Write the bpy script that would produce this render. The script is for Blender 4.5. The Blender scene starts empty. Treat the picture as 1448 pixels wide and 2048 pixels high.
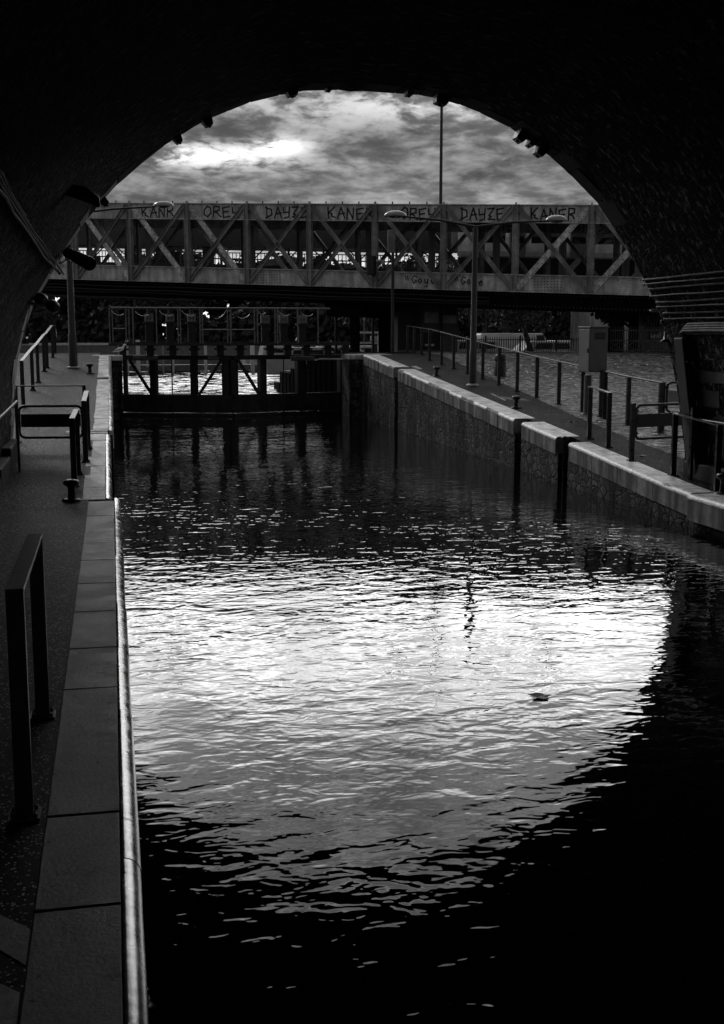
import bpy, math, random
from mathutils import Vector as V, Matrix, noise
random.seed(7)
R = math.radians
scene = bpy.context.scene
col = scene.collection

# ------------------------------------------------------------------ camera
FPX = 2320.0; EYE = 2.85
PITCH = math.atan(356/FPX); YAW = math.atan(502/FPX*math.cos(PITCH))
cam = bpy.data.cameras.new('camera'); camo = bpy.data.objects.new('camera', cam); col.objects.link(camo)
cam.sensor_fit = 'VERTICAL'; cam.sensor_height = 36; cam.lens = 36*FPX/2048
cam.clip_start = 0.05; cam.clip_end = 3000
camo.location = (0, 0, EYE); camo.rotation_euler = (R(90)-PITCH, 0, -YAW)
scene.camera = camo

# ------------------------------------------------------------------ light
SUN_EL, SUN_AZ = R(32), R(-20)      # azimuth measured from +Y towards +X
w = bpy.data.worlds.new('World'); scene.world = w; w.use_nodes = True
def build_world():
    nt = w.node_tree; N = nt.nodes; L = nt.links; N.clear()
    def nd(t, **k):
        n = N.new(t)
        for a, b in k.items():
            setattr(n, a, b)
        return n
    def mth(op, a, b=None, c=None, clamp=False):
        n = N.new('ShaderNodeMath'); n.operation = op; n.use_clamp = clamp
        for i, v in enumerate((a, b, c)):
            if v is None: continue
            if isinstance(v, (int, float)): n.inputs[i].default_value = v
            else: L.new(v, n.inputs[i])
        return n.outputs[0]
    sky = nd('ShaderNodeTexSky', sky_type='NISHITA', sun_disc=False, sun_elevation=SUN_EL, sun_rotation=SUN_AZ)
    bw = nd('ShaderNodeRGBToBW'); L.new(sky.outputs[0], bw.inputs[0])
    tc = nd('ShaderNodeTexCoord'); sp = nd('ShaderNodeSeparateXYZ'); L.new(tc.outputs['Generated'], sp.inputs[0])
    x, y, z = sp.outputs
    zz = mth('MAXIMUM', z, 0.0)
    den = mth('ADD', zz, 0.22)
    cx = mth('DIVIDE', x, den); cy = mth('DIVIDE', y, den)
    cb = nd('ShaderNodeCombineXYZ'); L.new(cx, cb.inputs[0]); L.new(cy, cb.inputs[1])
    def fbm(scale, detail, rough, off, dist=0.0, sx=1.0, sy=1.0):
        mp = nd('ShaderNodeMapping'); mp.inputs['Location'].default_value = off; mp.inputs['Scale'].default_value = (sx, sy, 1)
        L.new(cb.outputs[0], mp.inputs[0])
        n = nd('ShaderNodeTexNoise'); n.inputs['Scale'].default_value = scale; n.inputs['Detail'].default_value = detail
        n.inputs['Roughness'].default_value = rough; n.inputs['Distortion'].default_value = dist
        L.new(mp.outputs[0], n.inputs['Vector']); return n.outputs[0]
    def ramp(v, a, b, lo, hi, smooth=True):
        n = nd('ShaderNodeMapRange'); n.interpolation_type = 'SMOOTHSTEP' if smooth else 'LINEAR'
        L.new(v, n.inputs[0])
        for i, q in zip((1, 2, 3, 4), (a, b, lo, hi)): n.inputs[i].default_value = q
        return n.outputs[0]
    n1 = fbm(5.2, 8, .6, (3.1, 1.7, 0), .3)
    n2 = fbm(15.0, 8, .62, (0.4, 5.2, 0), .3)
    n3 = fbm(1.9, 3, .5, (8.4, 2.2, 0), .2)
    c = mth('ADD', mth('MULTIPLY', n1, .58), mth('MULTIPLY', n2, .42))
    cloud = mth('POWER', ramp(c, .36, .66, 0.0, 1.0), 1.25)
    # bright band above the view, added to whiten the water; dark cloud low down
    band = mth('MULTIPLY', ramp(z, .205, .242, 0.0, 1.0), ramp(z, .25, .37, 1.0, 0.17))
    big = ramp(n3, .38, .62, .75, 1.15)
    # bright breaks where the hidden sun lights the cloud edge
    def glow(px, py, wx, wy):
        # direction of the break
        F = V((math.sin(YAW)*math.cos(PITCH), math.cos(YAW)*math.cos(PITCH), -math.sin(PITCH)))
        Rr = V((math.cos(YAW), -math.sin(YAW), 0)); U = Rr.cross(F)
        d = (F + Rr*(px-724)/FPX - U*(py-1024)/FPX).normalized()
        az = math.atan2(d.x, d.y); el = d.z
        a = mth('SUBTRACT', mth('ARCTAN2', x, y), az); e = mth('SUBTRACT', z, el)
        q = mth('ADD', mth('POWER', mth('ABSOLUTE', mth('DIVIDE', a, wx)), 2.0), mth('POWER', mth('ABSOLUTE', mth('DIVIDE', e, wy)), 2.0))
        return mth('EXPONENT', mth('MULTIPLY', q, -1.0))
    g1 = glow(420, 312, .055, .009); g2 = glow(560, 292, .022, .006); g3 = glow(830, 205, .13, .016); g4 = glow(640, 380, .5, .006)
    brk = ramp(c, .44, .56, 0.05, 1.0)
    low = mth('ADD', mth('MULTIPLY', cloud, .33), .10)
    low = mth('MULTIPLY', low, big)
    low = mth('ADD', low, mth('MULTIPLY', mth('MULTIPLY', g1, brk), 1.1))
    low = mth('ADD', low, mth('MULTIPLY', mth('MULTIPLY', g2, brk), 1.0))
    low = mth('ADD', low, mth('MULTIPLY', mth('MULTIPLY', g3, brk), .55))
    low = mth('ADD', low, mth('MULTIPLY', g4, .05))
    skyline = ramp(z, .045, .080, 1.0, 0.0)      # clear strip under the cloud deck, at the skyline
    low = mth('ADD', low, skyline)
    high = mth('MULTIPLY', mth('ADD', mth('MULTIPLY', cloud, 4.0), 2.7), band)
    # the added band is kept ahead, over the water that mirrors it
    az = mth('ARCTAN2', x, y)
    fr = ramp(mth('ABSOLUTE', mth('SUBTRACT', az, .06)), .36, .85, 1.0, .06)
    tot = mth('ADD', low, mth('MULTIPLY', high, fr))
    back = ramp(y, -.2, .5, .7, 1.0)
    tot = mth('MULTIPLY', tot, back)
    # the Nishita sky gives the base luminance the clouds modulate (flattened: overcast)
    base = mth('POWER', mth('MAXIMUM', bw.outputs[0], .01), .12)
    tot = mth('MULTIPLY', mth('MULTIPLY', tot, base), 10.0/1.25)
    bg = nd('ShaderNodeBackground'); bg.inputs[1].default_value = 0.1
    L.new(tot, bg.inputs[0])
    out = nd('ShaderNodeOutputWorld'); L.new(bg.outputs[0], out.inputs[0])
    w.cycles.sampling_method = 'MANUAL'; w.cycles.sample_map_resolution = 1024
build_world()
sl = bpy.data.lights.new('sun', 'SUN'); sl.energy = 0.7; sl.angle = R(10); sl.color = (1, 1, 1)
so = bpy.data.objects.new('sun', sl); col.objects.link(so); so.location = (-20, 60, 60)
sd = V((math.sin(SUN_AZ)*math.cos(SUN_EL), math.cos(SUN_AZ)*math.cos(SUN_EL), math.sin(SUN_EL)))
so.rotation_euler = sd.to_track_quat('Z', 'Y').to_euler()
scene.view_settings.view_transform = 'Standard'; scene.view_settings.look = 'None'
scene.view_settings.gamma = 1; scene.view_settings.exposure = 0.0; scene.view_settings.use_curve_mapping = False
scene.render.engine = 'CYCLES'
scene.cycles.max_bounces = 5; scene.cycles.diffuse_bounces = 2; scene.cycles.glossy_bounces = 4
scene.cycles.caustics_reflective = False; scene.cycles.caustics_refractive = False

# ------------------------------------------------------------------ pixel -> place
FW = V((math.sin(YAW)*math.cos(PITCH), math.cos(YAW)*math.cos(PITCH), -math.sin(PITCH)))
RT = V((math.cos(YAW), -math.sin(YAW), 0)); UP = RT.cross(FW); CAM = V((0, 0, EYE))
def ray(x, y): return FW + RT*((x-724)/FPX) - UP*((y-1024)/FPX)
def on_z(x, y, z): r = ray(x, y); return CAM + r*((z-EYE)/r.z)
def at_y(x, y, Y): r = ray(x, y); return CAM + r*(Y/r.y)
def gz(Y):          # height of the quay: level under the bridge, then a ramp up towards the gate
    if Y < 16: return .5
    if Y < 38.6: return .5 + .073*(Y-16)
    if Y < 45: return 2.15
    if Y < 58: return 2.15 - 1.15*(Y-45)/13
    return 1.0
def ground(x, y):
    r = ray(x, y); lo = None; t = 2.0
    while t < 140:
        p = CAM + r*t
        if p.z <= gz(p.y): break
        t += .02
    return p
def v_plane(x, y, A, B):
    n = V((-(B[1]-A[1]), B[0]-A[0], 0)); r = ray(x, y)
    t = (A[0]*n.x + A[1]*n.y)/(r.dot(n)); return CAM + r*t

# ------------------------------------------------------------------ materials (a black and white picture: everything neutral)
def mat(name, base=.2, rough=.6, metal=0.0, var=0.0, vscale=3.0, bump=0.0, bscale=20.0, spec=.5, ior=1.45, streak=0.0, dots=0.0):
    m = bpy.data.materials.new(name); m.use_nodes = True
    nt = m.node_tree; N = nt.nodes; L = nt.links; b = N['Principled BSDF']
    b.inputs['Base Color'].default_value = (base, base, base, 1); b.inputs['Roughness'].default_value = rough
    b.inputs['Metallic'].default_value = metal; b.inputs['Specular IOR Level'].default_value = spec; b.inputs['IOR'].default_value = ior
    tc = N.new('ShaderNodeNewGeometry')
    if var:
        n = N.new('ShaderNodeTexNoise'); n.inputs['Scale'].default_value = vscale; n.inputs['Detail'].default_value = 8; n.inputs['Roughness'].default_value = .65
        L.new(tc.outputs['Position'], n.inputs['Vector'])
        mr = N.new('ShaderNodeMapRange'); L.new(n.outputs[0], mr.inputs[0])
        for i, q in zip((1, 2, 3, 4), (.37, .63, base*(1-var), base*(1+var))): mr.inputs[i].default_value = q
        res = mr.outputs[0]
        if streak:
            mp = N.new('ShaderNodeMapping'); mp.inputs['Scale'].default_value = (3.2, 3.2, .45); L.new(tc.outputs['Position'], mp.inputs[0])
            s = N.new('ShaderNodeTexNoise'); s.inputs['Scale'].default_value = 1.2; s.inputs['Detail'].default_value = 5; L.new(mp.outputs[0], s.inputs['Vector'])
            m2 = N.new('ShaderNodeMapRange'); L.new(s.outputs[0], m2.inputs[0])
            for i, q in zip((1, 2, 3, 4), (.42, .62, 1-streak, 1.1)): m2.inputs[i].default_value = q
            mm = N.new('ShaderNodeMath'); mm.operation = 'MULTIPLY'; L.new(res, mm.inputs[0]); L.new(m2.outputs[0], mm.inputs[1]); res = mm.outputs[0]
        if dots:
            vo = N.new('ShaderNodeTexNoise'); vo.inputs['Scale'].default_value = 9; vo.inputs['Detail'].default_value = 3; L.new(tc.outputs['Position'], vo.inputs['Vector'])
            m2 = N.new('ShaderNodeMapRange'); L.new(vo.outputs[0], m2.inputs[0])
            for i, q in zip((1, 2, 3, 4), (.66, .70, 1, 1-dots)): m2.inputs[i].default_value = q
            mm = N.new('ShaderNodeMath'); mm.operation = 'MULTIPLY'; L.new(res, mm.inputs[0]); L.new(m2.outputs[0], mm.inputs[1]); res = mm.outputs[0]
        L.new(res, b.inputs['Base Color'])
        mr2 = N.new('ShaderNodeMapRange'); L.new(n.outputs[0], mr2.inputs[0])
        for i, q in zip((1, 2, 3, 4), (.3, .7, max(.05, rough-.12), min(1, rough+.12))): mr2.inputs[i].default_value = q
        L.new(mr2.outputs[0], b.inputs['Roughness'])
    if bump:
        n = N.new('ShaderNodeTexNoise'); n.inputs['Scale'].default_value = bscale; n.inputs['Detail'].default_value = 6; n.inputs['Roughness'].default_value = .7
        L.new(tc.outputs['Position'], n.inputs['Vector'])
        bp = N.new('ShaderNodeBump'); bp.inputs['Strength'].default_value = 1; bp.inputs['Distance'].default_value = bump
        L.new(n.outputs[0], bp.inputs['Height']); L.new(bp.outputs[0], b.inputs['Normal'])
    return m
def stone_mat(name, base, mortar, scale, bump, rough=.8, squash=(1, 1, 1.6), edge=.06, stain=False):
    m = mat(name, base, rough)
    nt = m.node_tree; N = nt.nodes; L = nt.links; b = N['Principled BSDF']
    g = N.new('ShaderNodeNewGeometry'); mp = N.new('ShaderNodeMapping'); mp.inputs['Scale'].default_value = squash
    nz = N.new('ShaderNodeTexNoise'); nz.inputs['Scale'].default_value = 2.5; nz.inputs['Detail'].default_value = 3
    L.new(g.outputs['Position'], nz.inputs['Vector'])
    mx = N.new('ShaderNodeMix'); mx.data_type = 'VECTOR'; mx.inputs[0].default_value = .12
    L.new(g.outputs['Position'], mx.inputs[4]); L.new(nz.outputs[1], mx.inputs[5]); L.new(mx.outputs[1], mp.inputs[0])
    vd = N.new('ShaderNodeTexVoronoi'); vd.feature = 'DISTANCE_TO_EDGE'; vd.inputs['Scale'].default_value = scale; L.new(mp.outputs[0], vd.inputs['Vector'])
    vc = N.new('ShaderNodeTexVoronoi'); vc.inputs['Scale'].default_value = scale; L.new(mp.outputs[0], vc.inputs['Vector'])
    bw = N.new('ShaderNodeSeparateColor'); L.new(vc.outputs['Color'], bw.inputs[0])
    cr = N.new('ShaderNodeMapRange'); L.new(bw.outputs[0], cr.inputs[0]); cr.inputs[3].default_value = base*.55; cr.inputs[4].default_value = base*1.5
    dn = N.new('ShaderNodeTexNoise'); dn.inputs['Scale'].default_value = 18; dn.inputs['Detail'].default_value = 6; L.new(g.outputs['Position'], dn.inputs['Vector'])
    ml = N.new('ShaderNodeMath'); ml.operation = 'MULTIPLY'; L.new(cr.outputs[0], ml.inputs[0])
    dm = N.new('ShaderNodeMapRange'); L.new(dn.outputs[0], dm.inputs[0])
    for i, q in zip((1, 2, 3, 4), (.3, .7, .55, 1.4)): dm.inputs[i].default_value = q
    L.new(dm.outputs[0], ml.inputs[1])
    er = N.new('ShaderNodeMapRange'); er.interpolation_type = 'SMOOTHSTEP'; L.new(vd.outputs[0], er.inputs[0])
    for i, q in zip((1, 2, 3, 4), (edge*.4, edge, 0, 1)): er.inputs[i].default_value = q
    mi = N.new('ShaderNodeMix'); L.new(er.outputs[0], mi.inputs[0]); mi.inputs[2].default_value = mortar; L.new(ml.outputs[0], mi.inputs[3])
    L.new(mi.outputs[0], b.inputs['Base Color'])
    if stain:       # damp streaks and mossy patches running down the wall
        m3 = N.new('ShaderNodeMapping'); m3.inputs['Scale'].default_value = (2.2, 2.2, .55); L.new(g.outputs['Position'], m3.inputs[0])
        s3 = N.new('ShaderNodeTexNoise'); s3.inputs['Scale'].default_value = 1.0; s3.inputs['Detail'].default_value = 9; s3.inputs['Roughness'].default_value = .7; L.new(m3.outputs[0], s3.inputs['Vector'])
        r3 = N.new('ShaderNodeMapRange'); L.new(s3.outputs[0], r3.inputs[0])
        for i, q in zip((1, 2, 3, 4), (.38, .64, .12, 1.7)): r3.inputs[i].default_value = q
        m4 = N.new('ShaderNodeMath'); m4.operation = 'MULTIPLY'; L.new(mi.outputs[0], m4.inputs[0]); L.new(r3.outputs[0], m4.inputs[1]); L.new(m4.outputs[0], b.inputs['Base Color'])
    hh = N.new('ShaderNodeMath'); hh.operation = 'MULTIPLY_ADD'; L.new(dn.outputs[0], hh.inputs[0]); hh.inputs[1].default_value = .5; L.new(er.outputs[0], hh.inputs[2])
    bp = N.new('ShaderNodeBump'); bp.inputs['Distance'].default_value = bump; L.new(hh.outputs[0], bp.inputs['Height']); L.new(bp.outputs[0], b.inputs['Normal'])
    b.inputs['Specular IOR Level'].default_value = .25
    return m
M = dict(
    steel=mat('painted steel', .56, .45, .0, .25, 2.5, .002, 60, streak=.35),
    steel_mid=mat('weathered brace steel', .36, .45, .0, .3, 2.5, .002, 60, streak=.35),
    jamb_lit=mat('lit jamb stone', .42, .8, 0, .6, 3, .01, 25),  # left jamb stone, lightened to carry grazing light
    steel_light=mat('pale painted steel', .70, .45, 0, .3, 3, .002, 60, streak=.3),
    steel_dark=mat('dark steel', .016, .5, 0, .3, 5),
    rail=mat('weathered grey rail paint', .03, .32, .3, .35, 9, .0006, 300),
    rail_near=mat('grey railing paint', .20, .42, .2, .3, 14, .0004, 400, dots=.3),
    near_black=mat('matte near black', .006, .95, 0, .4, 5, spec=.03),  # near-black, almost no gloss: bridge underside, piers, stepped wall
    black=mat('black paint', .012, .45, 0, .3, 5),
    iron=mat('worn cast iron', .03, .28, .6, .4, 15, .002, 60),
    asphalt=mat('asphalt', .018, .48, 0, .6, 22, .012, 110, spec=.05),
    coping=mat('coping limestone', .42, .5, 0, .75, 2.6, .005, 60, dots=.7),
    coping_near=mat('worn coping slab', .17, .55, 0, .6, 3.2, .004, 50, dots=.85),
    coptop_lit=mat('worn lit coping top', .72, .36, 0, .4, 4, .004, 45, dots=.6, spec=.6),  # light from above painted in: same stone as the faces, paler
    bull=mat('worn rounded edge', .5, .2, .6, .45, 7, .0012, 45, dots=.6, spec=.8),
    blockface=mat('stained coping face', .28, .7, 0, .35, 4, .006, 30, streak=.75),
    joint=mat('dark joint', .01, .9),
    rubble=stone_mat('rough rubble wall', .085, .02, 5.0, .022, .8, (1, 1, 1.4), .10, stain=True),
    pier=stone_mat('rubble masonry with pale mortar', .05, .16, 3.4, .03, .8, (1, 1, 1.2), .10),
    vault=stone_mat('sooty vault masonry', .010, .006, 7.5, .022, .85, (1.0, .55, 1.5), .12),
    quoin=mat('dressed quoin stone', .018, .7, 0, .45, 4, .01, 25),
    quoin_pale=mat('pale dressed stone', .07, .7, 0, .4, 4, .01, 25),
    spandrel=stone_mat('cut spandrel stone', .25, .15, 1.6, .01),
    wood=mat('wet timber', .012, .7, 0, .5, 8, .006, 30, streak=.6),
    foliage_far=mat('far foliage', .04, .7, 0, .5, .5),
    foliage=mat('foliage', .10, .6, 0, .5, .6),
    bark=mat('bark', .06, .85, 0, .4, 6, .02, 14),
    white=mat('white paint', .75, .35, 0, .08, 3),
    pale=mat('pale grey', .42, .5, 0, .2, 3),
    mid=mat('mid grey', .16, .55, 0, .25, 3),
    glass=mat('dark glass', .01, .08, 0, 0, spec=.8),
    rubber=mat('rubber', .02, .8),
    chrome=mat('bright metal', .6, .2, 1.0),
    cabinet=mat('cabinet paint', .14, .42, 0, .12, 5, .0006, 200),
    cable=mat('cable sheath', .007, .6, .1, .4, 6),
    conduit=mat('steel conduit', .04, .4, .3, .4, 10),
    paintline=mat('worn road paint', .30, .6, 0, .35, 14, .004, 80, dots=.8),
    leaf=mat('fallen leaf', .3, .5, 0, .3, 40),
    graffiti=mat('spray paint', .008, .6),
    feather=mat('pale feathers', .85, .6), feather_dark=mat('grey feathers', .28, .6),
    chain=mat('galvanised chain', .6, .35, .5),
    mud=mat('bed', .02, .9),
    ground=mat('bare earth', .05, .9, 0, .4, .8, .02, 10),
    roof=mat('roof sheet', .04, .6, 0, .3, 2),
    wallpale=mat('rendered wall', .22, .8, 0, .25, 1.2, streak=.4),
)
M['train'] = mat('train body paint', .75, .4, 0, .2, 1.5, streak=.2)
M['lamp_paint'] = mat('lamp post paint', .03, .45, 0, .3, 3, streak=.3)
M['lamp_top'] = mat('pale lamp shell', .28, .22, .3, .1, 8)
M['gate'] = mat('wet dark gate steel', .03, .5, 0, .5, 3, .004, 20, streak=.4)
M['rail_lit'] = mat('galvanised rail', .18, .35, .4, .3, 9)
def mesh_screen():      # perforated sheet: alternating holes
    m = mat('perforated sheet', .22, .5)
    nt = m.node_tree; N = nt.nodes; L = nt.links
    g = N.new('ShaderNodeNewGeometry'); mp = N.new('ShaderNodeMapping'); mp.inputs['Rotation'].default_value = (0, 0, R(35)); mp.inputs['Scale'].default_value = (22, 0.001, 22)
    L.new(g.outputs['Position'], mp.inputs[0]); ck = N.new('ShaderNodeTexVoronoi'); ck.inputs['Scale'].default_value = 1; ck.inputs['Randomness'].default_value = .1; L.new(mp.outputs[0], ck.inputs['Vector'])
    lt = N.new('ShaderNodeMath'); lt.operation = 'GREATER_THAN'; lt.inputs[1].default_value = .36; L.new(ck.outputs['Distance'], lt.inputs[0])
    mx = N.new('ShaderNodeMapRange'); L.new(lt.outputs[0], mx.inputs[0]); mx.inputs[3].default_value = .01; mx.inputs[4].default_value = .25
    L.new(mx.outputs[0], N['Principled BSDF'].inputs['Base Color']); return m
M['screen'] = mesh_screen()
def cobble_mat():
    m = mat('cobbles', .07, .4); m.node_tree.nodes['Principled BSDF'].inputs['Specular IOR Level'].default_value = .9
    nt = m.node_tree; N = nt.nodes; L = nt.links; b = N['Principled BSDF']
    g = N.new('ShaderNodeNewGeometry')
    mp = N.new('ShaderNodeMapping'); mp.inputs['Rotation'].default_value = (0, 0, R(-12)); mp.inputs['Scale'].default_value = (4.6, 6.4, 1); L.new(g.outputs['Position'], mp.inputs[0])
    v = N.new('ShaderNodeTexVoronoi'); v.feature = 'DISTANCE_TO_EDGE'; v.inputs['Scale'].default_value = 1; v.inputs['Randomness'].default_value = .55; L.new(mp.outputs[0], v.inputs['Vector'])
    v2 = N.new('ShaderNodeTexVoronoi'); v2.inputs['Scale'].default_value = 1; v2.inputs['Randomness'].default_value = .55; L.new(mp.outputs[0], v2.inputs['Vector'])
    s = N.new('ShaderNodeSeparateColor'); L.new(v2.outputs['Color'], s.inputs[0])
    c = N.new('ShaderNodeMapRange'); L.new(s.outputs[0], c.inputs[0]); c.inputs[3].default_value = .015; c.inputs[4].default_value = .42  # random stone tones; the palest carry glints in their colour
    e = N.new('ShaderNodeMapRange'); e.interpolation_type = 'SMOOTHSTEP'; L.new(v.outputs[0], e.inputs[0]); e.inputs[1].default_value = .02; e.inputs[2].default_value = .2
    ml = N.new('ShaderNodeMath'); ml.operation = 'MULTIPLY'; L.new(c.outputs[0], ml.inputs[0]); L.new(e.outputs[0], ml.inputs[1]); L.new(ml.outputs[0], b.inputs['Base Color'])
    n = N.new('ShaderNodeTexNoise'); n.inputs['Scale'].default_value = 9; n.inputs['Detail'].default_value = 5; L.new(g.outputs['Position'], n.inputs['Vector'])
    h = N.new('ShaderNodeMath'); h.operation = 'ADD'; L.new(e.outputs[0], h.inputs[0])
    hs = N.new('ShaderNodeMath'); hs.operation = 'MULTIPLY'; L.new(n.outputs[0], hs.inputs[0]); hs.inputs[1].default_value = .8; L.new(hs.outputs[0], h.inputs[1])
    bp = N.new('ShaderNodeBump'); bp.inputs['Distance'].default_value = .08; L.new(h.outputs[0], bp.inputs['Height']); L.new(bp.outputs[0], b.inputs['Normal'])
    rr = N.new('ShaderNodeMapRange'); L.new(s.outputs[1], rr.inputs[0]); rr.inputs[3].default_value = .2; rr.inputs[4].default_value = .5; L.new(rr.outputs[0], b.inputs['Roughness'])
    return m
M['cobble'] = cobble_mat()
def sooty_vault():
    # old masonry almost black and sooty, with random pale flecks across it
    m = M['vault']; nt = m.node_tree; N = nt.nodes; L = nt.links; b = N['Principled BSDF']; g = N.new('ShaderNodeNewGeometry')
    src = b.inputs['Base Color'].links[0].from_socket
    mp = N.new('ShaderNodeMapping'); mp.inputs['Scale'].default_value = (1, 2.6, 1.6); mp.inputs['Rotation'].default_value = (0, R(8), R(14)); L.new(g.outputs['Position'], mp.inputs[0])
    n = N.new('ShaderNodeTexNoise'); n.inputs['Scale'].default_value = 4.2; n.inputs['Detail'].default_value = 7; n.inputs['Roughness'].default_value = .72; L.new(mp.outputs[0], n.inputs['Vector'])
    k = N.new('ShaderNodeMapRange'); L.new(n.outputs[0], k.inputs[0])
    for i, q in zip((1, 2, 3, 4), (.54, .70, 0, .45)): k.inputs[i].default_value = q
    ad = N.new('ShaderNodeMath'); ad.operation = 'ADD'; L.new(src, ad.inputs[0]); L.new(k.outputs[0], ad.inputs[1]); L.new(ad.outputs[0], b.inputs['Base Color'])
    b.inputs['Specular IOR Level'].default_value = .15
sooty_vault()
def grit(m, lo, hi):
    nt = m.node_tree; N = nt.nodes; L = nt.links; b = N['Principled BSDF']; g = N.new('ShaderNodeNewGeometry')
    v = N.new('ShaderNodeTexVoronoi'); v.inputs['Scale'].default_value = 105; L.new(g.outputs['Position'], v.inputs['Vector'])
    s = N.new('ShaderNodeSeparateColor'); L.new(v.outputs['Color'], s.inputs[0])
    gt = N.new('ShaderNodeMath'); gt.operation = 'GREATER_THAN'; gt.inputs[1].default_value = .945; L.new(s.outputs[0], gt.inputs[0])
    mr = N.new('ShaderNodeMapRange'); L.new(gt.outputs[0], mr.inputs[0]); mr.inputs[3].default_value = lo; mr.inputs[4].default_value = hi
    nz = N.new('ShaderNodeTexNoise'); nz.inputs['Scale'].default_value = 1.3; nz.inputs['Detail'].default_value = 6; L.new(g.outputs['Position'], nz.inputs['Vector'])
    k = N.new('ShaderNodeMapRange'); L.new(nz.outputs[0], k.inputs[0])
    for i, q in zip((1, 2, 3, 4), (.35, .65, .35, 2.0)): k.inputs[i].default_value = q
    ml = N.new('ShaderNodeMath'); ml.operation = 'MULTIPLY'; L.new(mr.outputs[0], ml.inputs[0]); L.new(k.outputs[0], ml.inputs[1])
    for l in list(b.inputs['Base Color'].links): L.remove(l)
    L.new(ml.outputs[0], b.inputs['Base Color'])
    gl = N.new('ShaderNodeMath'); gl.operation = 'MULTIPLY_ADD'; L.new(gt.outputs[0], gl.inputs[0]); gl.inputs[1].default_value = 1.6; gl.inputs[2].default_value = .04; L.new(gl.outputs[0], b.inputs['Specular IOR Level'])     # wet grit glints
grit(M['asphalt'], .003, .15)
def water_mat():
    m = bpy.data.materials.new('canal water'); m.use_nodes = True
    nt = m.node_tree; N = nt.nodes; L = nt.links; b = N['Principled BSDF']
    b.inputs['Base Color'].default_value = (.004, .004, .004, 1); b.inputs['Roughness'].default_value = .015; b.inputs['IOR'].default_value = 1.42
    g = N.new('ShaderNodeNewGeometry')
    def nz(scale, sx, sy, rot, detail, dist=0.0, rough=.5):
        mp = N.new('ShaderNodeMapping'); mp.inputs['Scale'].default_value = (sx, sy, 1); mp.inputs['Rotation'].default_value = (0, 0, R(rot)); L.new(g.outputs['Position'], mp.inputs[0])
        n = N.new('ShaderNodeTexNoise'); n.inputs['Scale'].default_value = scale; n.inputs['Detail'].default_value = detail; n.inputs['Distortion'].default_value = dist; n.inputs['Roughness'].default_value = rough
        L.new(mp.outputs[0], n.inputs['Vector']); return n.outputs[0]
    def madd(a, k, c=None):
        n = N.new('ShaderNodeMath'); n.operation = 'MULTIPLY_ADD'; L.new(a, n.inputs[0])
        if isinstance(k, float): n.inputs[1].default_value = k
        else: L.new(k, n.inputs[1])
        if c is None: n.inputs[2].default_value = 0
        else: L.new(c, n.inputs[2])
        return n.outputs[0]
    a = nz(1.0, 3.4, 5.2, 12, 2, .5); c = nz(1.0, .8, 1.3, -18, 2, .3); d = nz(1.0, 10, 15, -8, 1, .3)
    pat = nz(1.0, .22, .35, 5, 2)       # gusts: rougher and calmer patches
    pr = N.new('ShaderNodeMapRange'); L.new(pat, pr.inputs[0])
    for i, q in zip((1, 2, 3, 4), (.38, .62, .55, 1.35)): pr.inputs[i].default_value = q
    sx_ = N.new('ShaderNodeSeparateXYZ'); L.new(g.outputs['Position'], sx_.inputs[0])
    wd = N.new('ShaderNodeMapRange'); L.new(sx_.outputs[1], wd.inputs[0])       # the open basin beyond the gate is windier
    for i, q in zip((1, 2, 3, 4), (42, 50, 1.0, 1.3)): wd.inputs[i].default_value = q
    sm = madd(a, .0076); sm = madd(d, .0011, sm)
    sm2 = madd(sm, pr.outputs[0]); h = madd(c, .009, sm2); h = madd(h, wd.outputs[0])
    bp = N.new('ShaderNodeBump'); bp.inputs['Strength'].default_value = 1; bp.inputs['Distance'].default_value = 1.0
    L.new(h, bp.inputs['Height']); L.new(bp.outputs[0], b.inputs['Normal'])
    return m
M['water'] = water_mat()

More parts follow.
